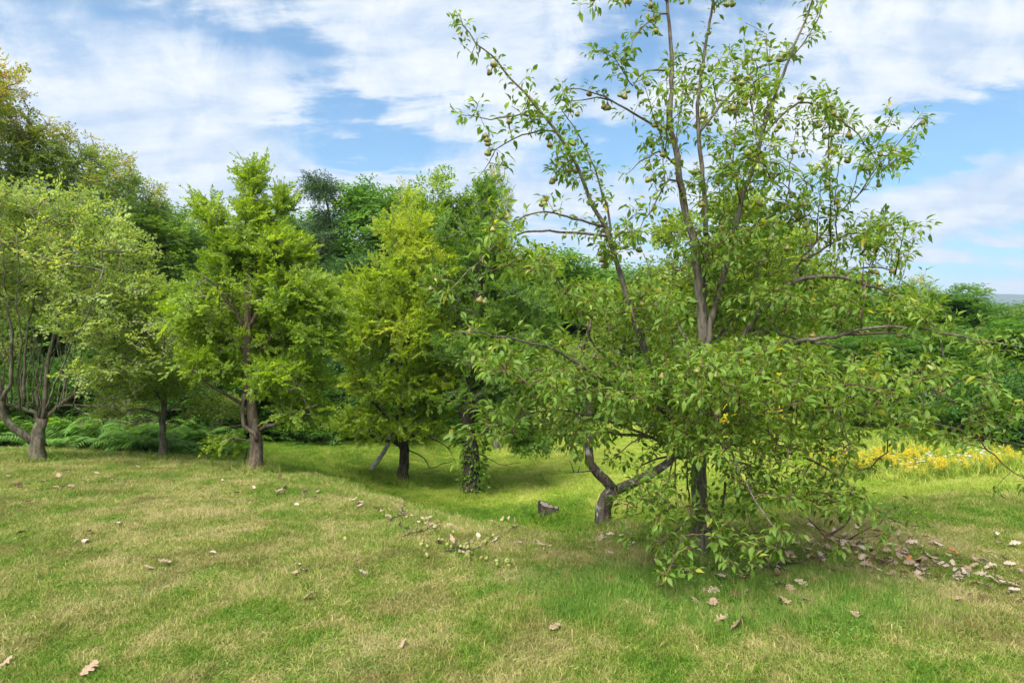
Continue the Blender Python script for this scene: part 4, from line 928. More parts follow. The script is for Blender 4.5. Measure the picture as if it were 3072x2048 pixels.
def wood_tree(kind, px, top, dd, wid, label, name, color=(1, 1, 1), k=0, group='trees of the wood behind the orchard', rz=None):
    """wid: crown width in metres"""
    pr = PR[kind][1 if kind == 'birch' else k % len(PR[kind])]; b = ground_at(px, dd); h = CH-(top-1024)/F*dd-b[2]
    natural = {'round': 4.2, 'column': 2.7, 'broad': 5.2, 'birch': 4.0, 'spruce': 3.2}[kind]
    s = h/pr[3]*1.05; w = wid/natural
    r = empty(name, b, label, 'tree', group, rz if rz is not None else random.random()*6.28, (w, w, s*.95))
    for nm, me in zip(('trunk', 'branches', 'crown'), pr[:3]):
        o = obj(nm, me, r); o.color = (*color, 1)
    return r
WT = [  # kind, px, top y, depth, width, tint, label, name
 ('birch', -40, 190, 14.5, 3.8, (1.0, .95, .9), 'tall birch with orange-tinged top leaves cut by the left picture edge', 'birch_tree'),
 ('birch', 110, 355, 15.2, 3.6, (.95, 1.0, 1.0), 'airy birch just right of the orange-tinged one', 'birch_tree'),
 ('birch', 240, 415, 16.0, 3.6, (.85, 1.0, .95), 'third birch from the left edge, rising behind the pale apple crown', 'birch_tree'),
 ('birch', 345, 480, 15.6, 3.2, (.80, 1.0, .95), 'fourth birch from the left on the slope of the crown line', 'birch_tree'),
 ('birch', 440, 565, 16.5, 3.0, (.75, 1.0, .95), 'shortest birch at the foot of the left crown slope', 'birch_tree'),
 ('round', 500, 640, 17.0, 3.6, (1.0, 1.05, .9), 'rounded green tree between the birches and the tall orchard tree', 'broadleaf_tree'),
 ('round', 300, 640, 18.0, 5.0, (1.0, 1.1, 1.0), 'dense green tree filling the gap under the birches', 'broadleaf_tree'),
 ('round', 60, 620, 18.5, 5.0, (.9, 1.0, .9), 'dense dark tree low behind the old apple tree', 'broadleaf_tree'),
 ('column', 590, 660, 19.0, 3.6, (1.1, 1.15, .9), 'green tree close behind the left shoulder of the tall orchard tree', 'broadleaf_tree'),
 ('column', 900, 640, 21.5, 3.6, (.9, 1.05, .95), 'narrow green tree left of the spruce top', 'broadleaf_tree'),
 ('spruce', 980, 455, 20.0, 3.0, (1, 1, 1), 'dark spruce with a thin bare spire above the wood', 'spruce_tree'),
 ('column', 1125, 565, 20.5, 3.2, (.95, 1.2, 1.1), 'tall blue-green tree right of the spruce', 'broadleaf_tree'),
 ('birch', 1185, 560, 21.0, 3.0, (.9, 1.1, 1.0), 'thin-topped tree right of the tall blue-green one', 'birch_tree'),
 ('spruce', 1050, 720, 18.0, 3.6, (1.3, 1.4, 1.3), 'dense dark spruce in the gap between the two orchard trees', 'spruce_tree'),
 ('column', 1290, 555, 19.0, 2.4, (1.6, 1.5, .9), 'slim yellowish tree behind the lime orchard tree', 'broadleaf_tree'),
 ('column', 1370, 590, 19.5, 2.2, (1.3, 1.25, .9), 'second slim tree behind the lime orchard tree', 'broadleaf_tree'),
 ('birch', 1490, 505, 18.0, 1.9, (.85, 1.05, .95), 'narrow dark tree with a loose pointed top left of the pear tree', 'birch_tree'),
 ('round', 1230, 760, 22.0, 5.0, (.8, .95, .9), 'dark rounded tree deep in the wood behind the lime tree', 'broadleaf_tree'),
 ('round', 1640, 760, 22.0, 5.5, (.85, 1.05, .9), 'dark green tree seen through the left side of the pear tree', 'broadleaf_tree'),
 ('round', 1800, 800, 23.0, 5.5, (.8, 1.0, .85), 'dark green tree behind the middle of the pear tree', 'broadleaf_tree'),
 ('round', 2000, 820, 24.0, 6.0, (.95, 1.1, .9), 'broad green tree behind the pear trunk', 'broadleaf_tree'),
 ('round', 2200, 850, 24.0, 6.0, (.9, 1.05, .9), 'broad green tree right behind the pear trunk', 'broadleaf_tree'),
 ('column', 2400, 855, 25.0, 4.0, (.9, 1.1, .95), 'green tree just left of the skyline gap', 'broadleaf_tree'),
 ('column', 2510, 820, 24.0, 3.2, (1.05, 1.2, 1.0), 'rounded light tree on the skyline right of the pear tree', 'broadleaf_tree'),
 ('column', 2630, 855, 25.0, 3.6, (.95, 1.1, .9), 'rounded green tree behind the arching pear branches', 'broadleaf_tree'),
 ('birch', 2755, 835, 25.0, 3.0, (.8, 1.1, 1.0), 'tree with a wispy top on the right skyline', 'birch_tree'),
 ('column', 2870, 872, 24.0, 3.8, (.75, .95, .95), 'round dark tree just left of the distant hill', 'broadleaf_tree'),
 ('round', 2990, 955, 24.0, 4.0, (1.0, 1.15, .9), 'low tree under the distant hill', 'broadleaf_tree'),
 ('round', 3110, 905, 24.0, 5.0, (.95, 1.05, .95), 'tree cut by the right picture edge at hill height', 'broadleaf_tree'),
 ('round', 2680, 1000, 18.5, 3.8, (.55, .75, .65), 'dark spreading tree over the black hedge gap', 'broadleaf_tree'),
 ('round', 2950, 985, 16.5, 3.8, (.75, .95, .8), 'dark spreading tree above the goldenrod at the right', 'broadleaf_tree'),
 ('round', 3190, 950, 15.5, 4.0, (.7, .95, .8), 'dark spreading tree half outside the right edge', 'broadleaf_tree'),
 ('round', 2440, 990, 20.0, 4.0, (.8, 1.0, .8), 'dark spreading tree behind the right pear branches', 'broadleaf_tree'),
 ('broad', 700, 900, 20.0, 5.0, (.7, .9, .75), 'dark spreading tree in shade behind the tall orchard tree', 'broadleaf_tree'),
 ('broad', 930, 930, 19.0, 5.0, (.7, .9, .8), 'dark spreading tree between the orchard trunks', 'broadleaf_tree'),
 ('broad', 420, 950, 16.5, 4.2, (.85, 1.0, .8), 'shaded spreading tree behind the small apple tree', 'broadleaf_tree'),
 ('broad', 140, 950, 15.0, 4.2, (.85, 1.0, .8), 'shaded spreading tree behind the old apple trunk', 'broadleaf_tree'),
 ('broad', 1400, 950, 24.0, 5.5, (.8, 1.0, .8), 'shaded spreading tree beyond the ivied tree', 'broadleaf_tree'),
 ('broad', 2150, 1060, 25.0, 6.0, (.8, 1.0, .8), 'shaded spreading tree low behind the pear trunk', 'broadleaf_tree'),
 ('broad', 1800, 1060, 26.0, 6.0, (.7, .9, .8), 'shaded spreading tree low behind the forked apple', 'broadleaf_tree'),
]
for k, (kd, px, top, dd, wd, cl, lab, nm) in enumerate(WT): wood_tree(kd, px, top, dd, wd, lab, nm, cl, k)
# a deep second and third row, seen only as darkness and skyline fill between the named trees
gR = np.random.default_rng(3)
for k in range(26):
    px = -500+k*160+gR.uniform(-40, 40); dd = 30+gR.uniform(-3, 6); top = np.interp(px, [-500, 300, 1000, 1500, 2400, 3600], [640, 740, 720, 800, 930, 985])
    wood_tree('round' if k % 3 == 0 else 'column', px, top+gR.uniform(-25, 25), dd, 6.0, 'dim tree deep in the wood behind the front row', 'broadleaf_tree', (.8, .95, .85), k, group='dim trees deep in the wood')
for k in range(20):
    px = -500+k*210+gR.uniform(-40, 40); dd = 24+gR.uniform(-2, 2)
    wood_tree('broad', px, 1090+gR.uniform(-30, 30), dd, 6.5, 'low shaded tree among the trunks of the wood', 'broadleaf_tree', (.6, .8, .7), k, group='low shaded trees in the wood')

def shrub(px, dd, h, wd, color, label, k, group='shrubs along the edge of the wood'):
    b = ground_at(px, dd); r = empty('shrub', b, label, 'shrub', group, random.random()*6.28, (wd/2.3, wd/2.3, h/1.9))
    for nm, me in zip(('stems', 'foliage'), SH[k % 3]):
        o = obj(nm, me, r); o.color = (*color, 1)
SB = [(-60, 12.6, 1.2, 2.4), (60, 12.8, 1.1, 2.4), (190, 13.8, 1.7, 2.6), (330, 14.2, 2.0, 2.6), (440, 14.2, 1.8, 2.4), (560, 13.9, 1.5, 2.4), (640, 14.4, 1.8, 2.6), (720, 15.0, 1.9, 2.6), (830, 15.6, 1.7, 2.4), (900, 15.4, 1.2, 2.2), (970, 15.8, 1.7, 2.6), (1060, 16.4, 1.9, 2.6), (1130, 17.4, 1.6, 2.4),
      (1230, 19.5, 1.6, 3.0), (1350, 20.5, 1.9, 3.2), (1480, 21.5, 1.6, 3.2), (1600, 22, 2.0, 3.4), (1740, 22, 2.2, 3.4), (1880, 22, 2.0, 3.4), (2010, 22, 2.2, 3.4), (2150, 21.5, 2.0, 3.4), (2290, 21, 2.2, 3.4), (2430, 20, 2.3, 3.4),
      (2560, 18.5, 1.9, 3.0), (2690, 18.0, 2.0, 3.0), (2820, 17.5, 2.0, 3.0), (2940, 15.0, 1.7, 2.8), (3060, 14.0, 1.6, 2.8), (3190, 13.2, 1.6, 2.8)]
SL = ['under the old apple branches at the far left', 'left of the old apple trunk', 'behind the ferns beside the old apple trunk', 'behind the brush heap', 'just left of the small apple trunk', 'just right of the small apple trunk', 'between the small apple and the tall orchard tree', 'left behind the tall orchard trunk', 'right behind the tall orchard trunk', 'at the dark wood corner', 'low at the dark wood corner', 'left of the leaning grey log', 'behind the leaning grey log',
      'beyond the lime tree', 'between the lime tree and the ivied tree', 'beyond the ivied trunk', 'beyond the meadow left of the forked apple', 'beyond the meadow above the fork', 'beyond the meadow between fork and pear trunk', 'beyond the meadow behind the pear trunk', 'beyond the meadow right of the pear trunk', 'beyond the meadow under the right pear branches', 'beyond the left end of the goldenrod',
      'left of the black gap', 'in the black gap behind the goldenrod', 'right of the black gap', 'behind the thick goldenrod', 'at the right edge behind the goldenrod', 'outside the right edge behind the goldenrod']
for k, ((px, dd, h, wd), sl) in enumerate(zip(SB, SL)):
    if 2530 < px < 2850: continue
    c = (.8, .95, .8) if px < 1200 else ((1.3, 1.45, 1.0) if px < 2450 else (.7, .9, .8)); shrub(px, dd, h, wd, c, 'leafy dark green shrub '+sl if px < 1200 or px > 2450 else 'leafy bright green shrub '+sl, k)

# ------------------------------------------------------------------ ferns, brush, log, stake, stump
def frond(g, L=.75):
    A = [];P_ = [];AX = [];S = []
    pts = smooth_path([(0, 0, 0), (0, L*.35, L*.42), (0, L*.75, L*.50), (0, L*1.05, L*.32)], .05)
    for i in range(3, len(pts)-1):
        t = i/len(pts); w = .20*math.sin(math.pi*min(1, t*.9+.12))**.8
        for s in (-1, 1): P_.append(pts[i]); AX.append((s, .45, -.15+g.normal()*.1)); S.append(max(.05, w)*L/.75)
    tV, tT = leaf_mid(.05, .13, .12); V, T = stamp(tV, tT, np.array(P_), np.array(AX, float), np.tile([0, 0, 1.], (len(P_), 1))+g.normal(size=(len(P_), 3))*.15, np.array(S))
    sv, st = tube(pts, np.linspace(.006, .002, len(pts)), 4)
    V2, T2 = join([(V, T), (sv, st)]); return mesh_from('frond', V2, T2, np.clip(np.concatenate([np.repeat(g.normal(.5, .15, len(P_)), 5), np.full(len(sv), .4)]), 0, 1), mats=[LM['fern']])
gf = np.random.default_rng(8); FR = [frond(gf, L) for L in (.7, .8, .6)]
for k in range(44):
    if k < 30: px = 150+k*13+gf.uniform(-8, 8); dd = 12.2+gf.uniform(-.5, .9); lab = 'bright green fern '+('close right of the old apple trunk', 'in front of the brush heap', 'just left of the small apple trunk')[min(2, k//10)]+(', front of the bed' if dd < 12.3 else ', back of the bed'); grp = 'ferns beside the old apple tree'
    elif k < 37: px = 500+(k-30)*34; dd = 12.9+gf.uniform(-.4, .6); lab = 'green fern between the small apple and the tall orchard trunk'; grp = 'ferns left of the tall orchard trunk'
    else: px = -60+(k-37)*26; dd = 12.0+gf.uniform(-.3, .6); lab = 'green fern left of the old apple trunk'; grp = 'ferns left of the old apple trunk'
    b = ground_at(px, dd); s = gf.uniform(.6, 1.2); r = empty('fern', b, lab, 'fern', grp, gf.random()*6.28, (s, s, s))
    for q in range(8):
        o = obj('frond', FR[q % 3], r); o.rotation_euler = (gf.normal()*.28, gf.normal()*.28, q*.785+gf.normal()*.2)
# brush heap of dead branches
g = np.random.default_rng(9); b0 = ground_px(330, 1372); b0 = ground_at(345, 12.9)
A = []; B = []; n = 260
for k in range(n):
    c = b0+np.array([g.normal()*.75, g.normal()*.25, abs(g.normal())*.36+.12]); dr = norm(np.array([g.normal(), g.normal()*.6, g.normal()*.28])); L = g.uniform(.25, .8); A.append(c-dr*L/2); B.append(c+dr*L/2)
r = g.uniform(.004, .013, n); V, T = prisms(np.array(A)-b0, np.array(B)-b0, r, r*.5, 4); V[:, 2] = np.maximum(V[:, 2], .0)
o = obj('brush_heap', mesh_from('brush_heap', V, T, mats=[BK['brown']]), loc=tuple(b0)); tag(o, 'heap of dead grey-brown branches behind the ferns', 'brush heap')
# leaning log
b0 = ground_px(1108, 1422); p1 = P(1158, 1345, b0[1]+.15); p2 = P(1175, 1300, b0[1]+.2)
o = obj('leaning_log', mesh_from('leaning_log', *tube(smooth_path([b0-b0, (P(1128, 1388, b0[1]+.05)-b0), p1-b0, p2-b0], .08), np.linspace(.05, .032, len(smooth_path([b0-b0, (P(1128, 1388, b0[1]+.05)-b0), p1-b0, p2-b0], .08))), 9, .10, 3, ridge=.06), smooth=True, mats=[BK['pale_dead']]), loc=tuple(b0))
tag(o, 'weathered grey log leaning up into the lime tree branches', 'log')
b0 = ground_px(729, 1406); p1 = P(742, 1345, b0[1]+.1)
o = obj('tree_stake', mesh_from('tree_stake', *tube([b0-b0-[0, 0, .03], (p1-b0)*.5, p1-b0], [.014, .014, .012], 6, .03, 2), mats=[BK['dark']]), loc=tuple(b0)); tag(o, 'thin dark stake leaning by the tall orchard trunk', 'stake')
# stump
b0 = ground_px(1645, 1556); g = np.random.default_rng(4); sides = 26; rr = .105; V = []; T = []
ang = np.linspace(0, 2*np.pi, sides, endpoint=False); prof_ = 1+.10*np.sin(3*ang+1)+.05*g.normal(size=sides)
lv = [(-.05, 1.22), (0, 1.15), (.04, 1.02), (.08, 1.0), (.12, .98)]
for z, f in lv:
    for a, q in zip(ang, prof_): V.append((rr*f*q*math.cos(a)*1.15, rr*f*q*math.sin(a), z if z < .12 else .135-.03*math.cos(a)+g.normal()*.006))
for k in range(4):
    for j in range(sides): a, b_ = k*sides+j, k*sides+(j+1) % sides; T += [(a, b_, b_+sides), (a, b_+sides, a+sides)]
stm = mesh_from('bark', V, T, mats=[BK['dark']])
top = np.array(V[4*sides:]); c_ = top.mean(0)-[0, 0, .012]; V2 = np.vstack([top*[.93, .93, 1]+[0, 0, -.006], c_]); T2 = [(j, (j+1) % sides, sides) for j in range(sides)]
wood = plain_mat('cut_wood', (.10, .08, .06), (.22, .185, .15), 40, .85)
rt = empty('tree_stump', b0, 'low weathered tree stump standing alone in the hollow lawn', 'stump', sc=(1.2, 1.2, 1.45)); obj('bark', stm, rt); obj('cut_face', mesh_from('cut_face', V2, T2, mats=[wood]), rt)

# ------------------------------------------------------------------ meadow flowers at the right
gold = plain_mat('goldenrod_flower', (.60, .47, .02), (.78, .66, .05), 60, .7, trans=.2)
white = plain_mat('white_flower', (.75, .75, .70), (.85, .85, .80), 60, .7, trans=.2)
yel = plain_mat('yellow_green_stem', (.16, .24, .03), (.26, .32, .05), 30, .6)
def goldenrod(seed):
    g = np.random.default_rng(seed); V = []; st = []; fl = []; LP = []; LA = []
    for s in range(4):
        x, y = g.normal(size=2)*.07; h = g.uniform(.60, .9); l = smooth_path([(x, y, 0), (x*1.3, y*1.3, h*.6), (x*1.7, y*1.7, h)], .12); st.append(tube(l, np.linspace(.004, .002, len(l)), 4))
        for k in range(26):
            z = g.uniform(.1, .85)*h; a = g.random()*6.28; LP.append((x*1.4, y*1.4, z)); LA.append((math.cos(a), math.sin(a), .7))
        for k in range(9):
            a = g.random()*6.28; z0 = h-.02-.02*k; L = .05+.012*k
            for m in range(7): t_ = m/6; fl.append((x*1.7+math.cos(a)*L*t_, y*1.7+math.sin(a)*L*t_, z0+.05*math.sin(t_*2.6)))
    V, T = stamp(*leaf_low(.05, .12, .2), np.array(LP), np.array(LA), np.tile([0, 0, 1.], (len(LP), 1)), g.uniform(.07, .12, len(LP)))
    fl = np.array(fl); oc = np.array([(1, 0, 0), (-1, 0, 0), (0, 1, 0), (0, -1, 0), (0, 0, 1), (0, 0, -1)], float)*.011; of = np.array([(0, 2, 4), (2, 1, 4), (1, 3, 4), (3, 0, 4), (2, 0, 5), (1, 2, 5), (3, 1, 5), (0, 3, 5)])
    FV = (fl[:, None]+oc[None]*g.uniform(.7, 1.4, (len(fl), 1, 1))).reshape(-1, 3); FT = (of[None]+(np.arange(len(fl))*6)[:, None, None]).reshape(-1, 3)
    sm = join(st+[(V, T)]); return mesh_from('stem', *sm, mats=[yel]), mesh_from('flower_head', FV, FT, mats=[gold])
def lace(seed):
    g = np.random.default_rng(seed); st = []; fl = []
    for s in range(1):
        x, y = g.normal(size=2)*.01; h = g.uniform(.5, .75); st.append(tube([(x, y, 0), (x*1.2, y*1.2, h*.5), (x*1.5, y*1.5, h)], [.003, .0025, .002], 4))
        for k in range(30): a = g.random()*6.28; r = .035*math.sqrt(g.random()); fl.append((x*1.5+r*math.cos(a), y*1.5+r*math.sin(a), h+.008-r*r*4))
    fl = np.array(fl); oc = np.array([(1, 0, 0), (-.5, .87, 0), (-.5, -.87, 0), (0, 0, .8)], float)*.008; of = np.array([(0, 1, 3), (1, 2, 3), (2, 0, 3), (0, 2, 1)])
    return mesh_from('stem', *join(st), mats=[yel]), mesh_from('flower_head', (fl[:, None]+oc[None]).reshape(-1, 3), (of[None]+(np.arange(len(fl))*4)[:, None, None]).reshape(-1, 3), mats=[white])
GR = [goldenrod(61+k) for k in range(4)]; LC = [lace(71), lace(72)]
g = np.random.default_rng(17)
def plant(name, pr, px, dd, lab, cat, grp, s=None):
    b = ground_at(px, dd); s = s or g.uniform(.75, 1.15); lab = ('tall ' if s > .46 else 'short ')+lab+(', inner end' if px < 2560 else ', middle stretch' if px < 2840 else ', toward the right edge'); r = empty(name, b, lab, cat, grp, g.random()*6.28, (s, s, s)); obj('stem', pr[0], r); tag(obj('flower_head', pr[1], r), kind='stuff')
for k in range(44): plant('goldenrod_plant', GR[k % 4], 2430+k*8.2+g.uniform(-25, 25), g.uniform(10.6, 12.2), 'goldenrod in bloom before the black gap', 'flower', 'goldenrod along the black hedge gap', g.uniform(.36, .56))
for k in range(58): plant('goldenrod_plant', GR[k % 4], 2700+g.random()*460, g.uniform(9.1, 11.6), 'goldenrod in bloom in the thick patch', 'flower', 'goldenrod in the right-hand patch', g.uniform(.28, .46))
for k in range(22): plant('goldenrod_plant', GR[k % 4], 1980+g.random()*380, g.uniform(15.5, 19), 'goldenrod far behind the pear tree foot', 'flower', 'goldenrod behind the pear tree foot')
for k in range(60): plant('white_wildflower', LC[k % 2], 2640+g.random()**.8*360, g.uniform(8.9, 10.4), 'white umbel wildflower before the goldenrod', 'flower', 'white wildflowers in the meadow', g.uniform(.45, .65))
# tall meadow grass
TRUNKS = [ground_px(px, py) for px, py in ((112, 1387), (487, 1378), (766, 1420), (1208, 1452), (1413, 1492), (1818, 1603), (2095, 1690), (1645, 1556), (1108, 1422))]
GT = bpy.data.collections.new('meadow_tufts'); _GC = GC; GC = GT
for k in range(3): tuft('meadow_tuft_%c' % (97+k), 90, .22, .27, .0040, .30, 80+k)
GC = _GC
def meadow_fil(x, y, g): 
    px = x/y*F+1536; return (px > 2250) & (y > np.interp(px, [2250, 2500, 2700, 3000, 3400], [15.5, 13.2, 9.8, 9.3, 9.3])+g.normal(size=len(x))*.25) & (y < 17.5)
make_grass('meadow_grass', 9000, 9, 17.5, .7, 1.2, 'tall yellow-green meadow grass around the goldenrod', 1.0, meadow_fil, GT, (.7, 1.1))
def trunk_fil(x, y, g):
    q = np.min([np.hypot(x-b[0], y-b[1]) for b in TRUNKS], axis=0); return (q < .30) & (g.random(len(x)) < 1.1-q*3)
make_grass('trunk_grass', 60000, 3.5, 14, .45, .75, 'unmown grass tufts round the trunk feet', 1.0, trunk_fil, GT, (.6, 1.0))
def tuft_fil(x, y, g): return (np.sin(x*1.9-y*1.1)*np.cos(y*2.3+x*.7)+g.normal(size=len(x))*.5) > .55
make_grass('lawn_tufts', 2600, 2.5, 9.5, .22, .38, 'longer uneven grass tufts in the near lawn', 1.2, tuft_fil, GT, (.7, 1.2))
def edge_fil(x, y, g):
    px = x/y*F+1536; return (y > np.interp(px, [1100, 1300, 2000, 2300], [30, 18.5, 19, 17])+g.normal(size=len(x))*.4) & (y < 24) & (px < 2500)
make_grass('wood_edge_grass', 3500, 15, 24, .9, 1.6, 'tall bright grass along the foot of the far wood', 1.0, edge_fil, GT, (.8, 1.3))

# ------------------------------------------------------------------ fallen oak leaves
oakm = [plain_mat('dry_leaf_tan', (.24, .165, .105), (.42, .31, .215), 30, .75, .3, trans=.08), plain_mat('dry_leaf_pale', (.38, .30, .23), (.56, .46, .36), 30, .75, .3, trans=.08), plain_mat('dry_leaf_brown', (.085, .042, .025), (.17, .09, .05), 30, .7, .3, trans=.05), plain_mat('dry_leaf_rust', (.40, .14, .05), (.52, .23, .09), 30, .7, .3, trans=.15)]
def oak_leaf(seed):
    g = np.random.default_rng(seed); n = 21; ys = np.linspace(0, 1, n); lobe = np.sin(np.pi*ys**.85)**.6*.36*(.42+.58*np.abs(np.sin(np.pi*(4*ys+.15))))*g.uniform(.85, 1.15, n); lobe[0] = .03; lobe[-1] = .01
    curl = g.uniform(.15, .6); bend = g.uniform(-.35, .35); V = []
    for i, (y, w) in enumerate(zip(ys, lobe)):
        yy = y+(.05 if w > .2 else 0)
        for s in (-1, -.5, 0, .5, 1):
            x = s*w*(1+.1*g.normal()); V.append((x, yy-.5+.04*abs(s), curl*x*x*2.2+bend*(yy-.5)**2+.03*math.sin(9*y+seed)*abs(s)+(.03 if s else 0)*g.normal()))
    T = []
    for i in range(n-1):
        for s in range(4): a = i*5+s; T += [(a, a+1, a+6), (a, a+6, a+5)]
    V = np.array(V); V[:, 2] -= V[:, 2].min()
    sv, st = tube([(0, -.5, V[2][2]), (0, -.68, V[2][2]+.02)], [.012, .008], 4); return join([(V, np.array(T)), (sv, st)])
OL = []
for k in range(4):
    for v_ in range(3): OL.append((k, mesh_from('oak_leaf', *oak_leaf(90+v_+k*5), mats=[oakm[k]])))
CN = ['tan', 'pale', 'dark brown', 'rust red']
def put_leaf(px, py, where, grp, colour=None, size=None, flat=.35, single=None):
    b = ground_px(px, py); k = colour if colour is not None else int(g.choice(4, p=[.52, .36, .09, .03])); me = OL[k*3+int(g.integers(0, 3))][1]
    o = obj('oak_leaf', me); s = size or g.uniform(.048, .088); o.scale = (s, s, s); o.location = (b[0], b[1], b[2]+g.uniform(.038, .062)); o.rotation_euler = (g.normal()*flat, g.normal()*flat+(math.pi if g.random() < .4 else 0), g.random()*6.28)
    tag(o, single or ('%s %s oak leaf %s%s' % ('large' if s > .088 else 'small', CN[k], where, (', front side' if py > 1735 else ', back side') if 'thick litter' in where else '')), 'leaf', grp)
for k in range(150): put_leaf(g.normal(2690, 185), g.normal(1715, 48), 'in the thick litter right of the pear tree', 'oak leaves in the litter right of the pear tree')
for k in range(40): put_leaf(g.normal(2530, 90), g.normal(1645, 24), 'in the litter below the low right pear twigs', 'oak leaves below the low right twigs')
for k in range(16): put_leaf(2850+g.random()*215, g.normal(1770, 35), 'near the right edge of the lawn', 'oak leaves near the right edge')
for k in range(30): put_leaf(g.uniform(1760, 2180), g.normal(1635, 22), 'between the forked apple and the pear trunk', 'oak leaves at the foot of the two near trees')
for k in range(26): put_leaf(g.uniform(1980, 2480), g.normal(1770, 28), 'in the long grass in front of the pear trunk', 'oak leaves in the long grass', size=.1)
for k in range(34): 
    x = g.uniform(780, 1720); put_leaf(x, np.interp(x, [780, 1100, 1400, 1700], [1450, 1515, 1598, 1655])+abs(g.normal())*14, 'along the crest of the grassy rise', 'oak leaves along the crest')
for k in range(24): put_leaf(g.uniform(0, 900), g.normal(1450, 22), 'on the left shoulder of the grassy rise', 'oak leaves on the left shoulder', colour=int(g.choice([0, 0, 1, 2])), size=g.uniform(.055, .09))
for k in range(14): put_leaf(g.uniform(200, 1500), g.uniform(1520, 1750), 'scattered on the dry middle lawn', 'oak leaves scattered on the middle lawn', size=g.uniform(.045, .075))
for px, py, c, s, l in [(492, 1706, 1, .13, 'tan oak leaf lying left of centre, the right one of two'), (452, 1716, 1, .11, 'tan oak leaf lying left of centre, the left one of two'), (265, 2036, 1, .14, 'tan oak leaf cut by the bottom edge, left'), (12, 2010, 1, .12, 'tan oak leaf at the lower left corner'),
                      (930, 1815, 0, .12, 'tan oak leaf alone on the middle foreground lawn'), (2215, 1905, 0, .17, 'large tan oak leaf standing in the long grass, lower right'), (2165, 1885, 0, .13, 'curled tan oak leaf beside the large one, lower right'), (1565, 1818, 2, .10, 'dark brown leaf in the middle foreground'),
                      (1665, 1905, 0, .12, 'tan leaf tip in the straw grass, lower middle'), (2140, 1838, 0, .14, 'tan oak leaf on the long grass below the trunk'), (1210, 1955, 1, .10, 'small tan leaf in the bright green patch at the bottom'), (60, 1622, 2, .11, 'dark brown leaf at the left edge of the lawn'), (85, 1520, 2, .12, 'brown leaf high on the left lawn')]:
    put_leaf(px, py, '', 'single oak leaves on the near lawn', 0 if c == 1 else c, s*.72, .3, l)
# fallen pears
for px, py in [(1234, 1608), (1250, 1615), (1285, 1613), (1305, 1600), (1262, 1640), (1270, 1648), (1290, 1655), (1330, 1632), (1325, 1640), (1365, 1612), (1362, 1660), (1378, 1662), (1398, 1665), (1415, 1672), (1440, 1690), (1452, 1695), (1495, 1700), (1520, 1703), (1530, 1712), (1042, 1634), (1450, 1640), (1290, 1682), (1345, 1650), (1500, 1712), (1410, 1690), (1475, 1625)]:
    b = ground_px(px, py); o = obj('fallen_pear', PEAR_MESH); s = g.uniform(.38, .54); o.scale = (s, s, s*.8); o.location = (b[0], b[1], b[2]+.045); o.rotation_euler = (R(90)+g.normal()*.4, g.normal()*.3, g.random()*6.28); o.color = (1.15, 1.2, 1.1, 1)
    tag(o, 'small yellow-green fallen pear in the dry grass left of the forked apple' if px > 1340 else 'small yellow-green fallen pear by the left broken twig', 'pear', 'pears fallen in the grass')
def fallen_twig(px, py, L, ang, lab):
    b = ground_px(px, py); gg = np.random.default_rng(int(px)); pts = smooth_path([(-L/2, 0, .03), (-L*.1, .02, .05), (L*.2, -.01, .06), (L/2, .03, .09)], .03); parts = [tube(pts, np.linspace(.006, .002, len(pts)), 5)]
    rt = empty('fallen_twig', b, lab, 'twig', None, ang); LP = []; LA = []
    for k in range(7): q = pts[2+k*len(pts)//9]; e = q+[gg.normal()*.05, gg.normal()*.05, .05]; parts.append(tube([q, (q+e)/2, e], [.003, .002, .0015], 4)); LP.append(e); LA.append(gg.normal(size=3)); LP.append(q); LA.append(gg.normal(size=3))
    obj('stick', mesh_from('stick', *join(parts), mats=[BK['dark']]), rt); obj('leaves', mesh_from('leaves', *stamp(*leaf_mid(), np.array(LP), np.array(LA), gg.normal(size=(len(LP), 3))+[0, 0, 1], gg.uniform(.04, .07, len(LP))), mats=[oakm[0]]), rt)
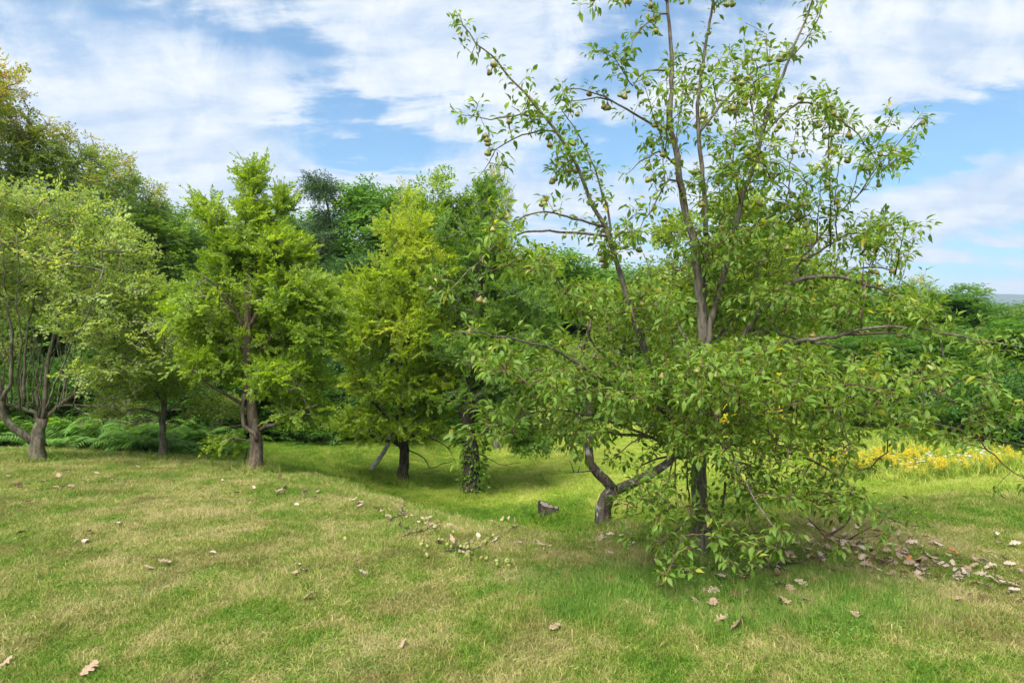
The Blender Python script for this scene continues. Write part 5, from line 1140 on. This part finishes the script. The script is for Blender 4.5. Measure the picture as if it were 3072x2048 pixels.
fallen_twig(1250, 1618, .30, .5, 'broken twig with withered leaves lying among fallen pears'); fallen_twig(1385, 1672, .34, -.2, 'dead leafy twig beside the right group of fallen pears')
fallen_twig(1190, 1570, .2, .9, 'small dark twig high on the dry rise'); fallen_twig(1515, 1602, .28, -.5, 'forked dead twig on the crest left of the stump line'); fallen_twig(2370, 1715, .45, .3, 'brown bark-like branch piece in the grass right of the pear trunk'); fallen_twig(2300, 1725, .4, .1, 'black rotten stick in the shade at the pear tree foot')

# ------------------------------------------------------------------ distant hill
hm = plain_mat('wooded_hill', (.03, .06, .03), (.05, .09, .04), .02, .95)
xs = np.linspace(-900, 3200, 140); ys = np.linspace(1900, 2900, 40); X, Y = np.meshgrid(xs, ys)
Z = 174*np.exp(-((X-1500)/1000)**2)*np.sin(np.pi*np.clip((Y-1900)/1000, 0, 1))**.8+8*np.sin(X*.01)*np.sin(Y*.013)-8
nx = len(xs); i, j = np.meshgrid(np.arange(nx-1), np.arange(len(ys)-1)); a = (j*nx+i).ravel()
tag(obj('hills', mesh_from('hills', np.stack([X, Y, Z], -1).reshape(-1, 3), np.stack([a, a+1, a+nx+1, a+nx], 1), smooth=True, mats=[hm])), 'low wooded hill fading blue on the right horizon', kind='structure')


# ------------------------------------------------------------------ air
hz = bpy.data.materials.new('haze_air'); hz.use_nodes = True; t = NT(hz.node_tree); t.n.clear()
pv = t.new('ShaderNodeVolumePrincipled'); pv.inputs['Color'].default_value = (.62, .76, .95, 1); pv.inputs['Density'].default_value = .00032; pv.inputs['Anisotropy'].default_value = .1
ou = t.new('ShaderNodeOutputMaterial'); t.link(pv.outputs[0], ou.inputs['Volume'])
x0, x1, y0, y1, z0, z1 = -3400, 3400, -60, 3200, -12, 260
V = [(x, y, z) for z in (z0, z1) for x, y in ((x0, y0), (x1, y0), (x1, y1), (x0, y1))]
T = [(3, 2, 1, 0), (4, 5, 6, 7), (0, 1, 5, 4), (1, 2, 6, 5), (2, 3, 7, 6), (3, 0, 4, 7)]
tag(obj('haze', mesh_from('haze', V, T, mats=[hz])), 'thin blue summer haze over the whole place', kind='stuff')
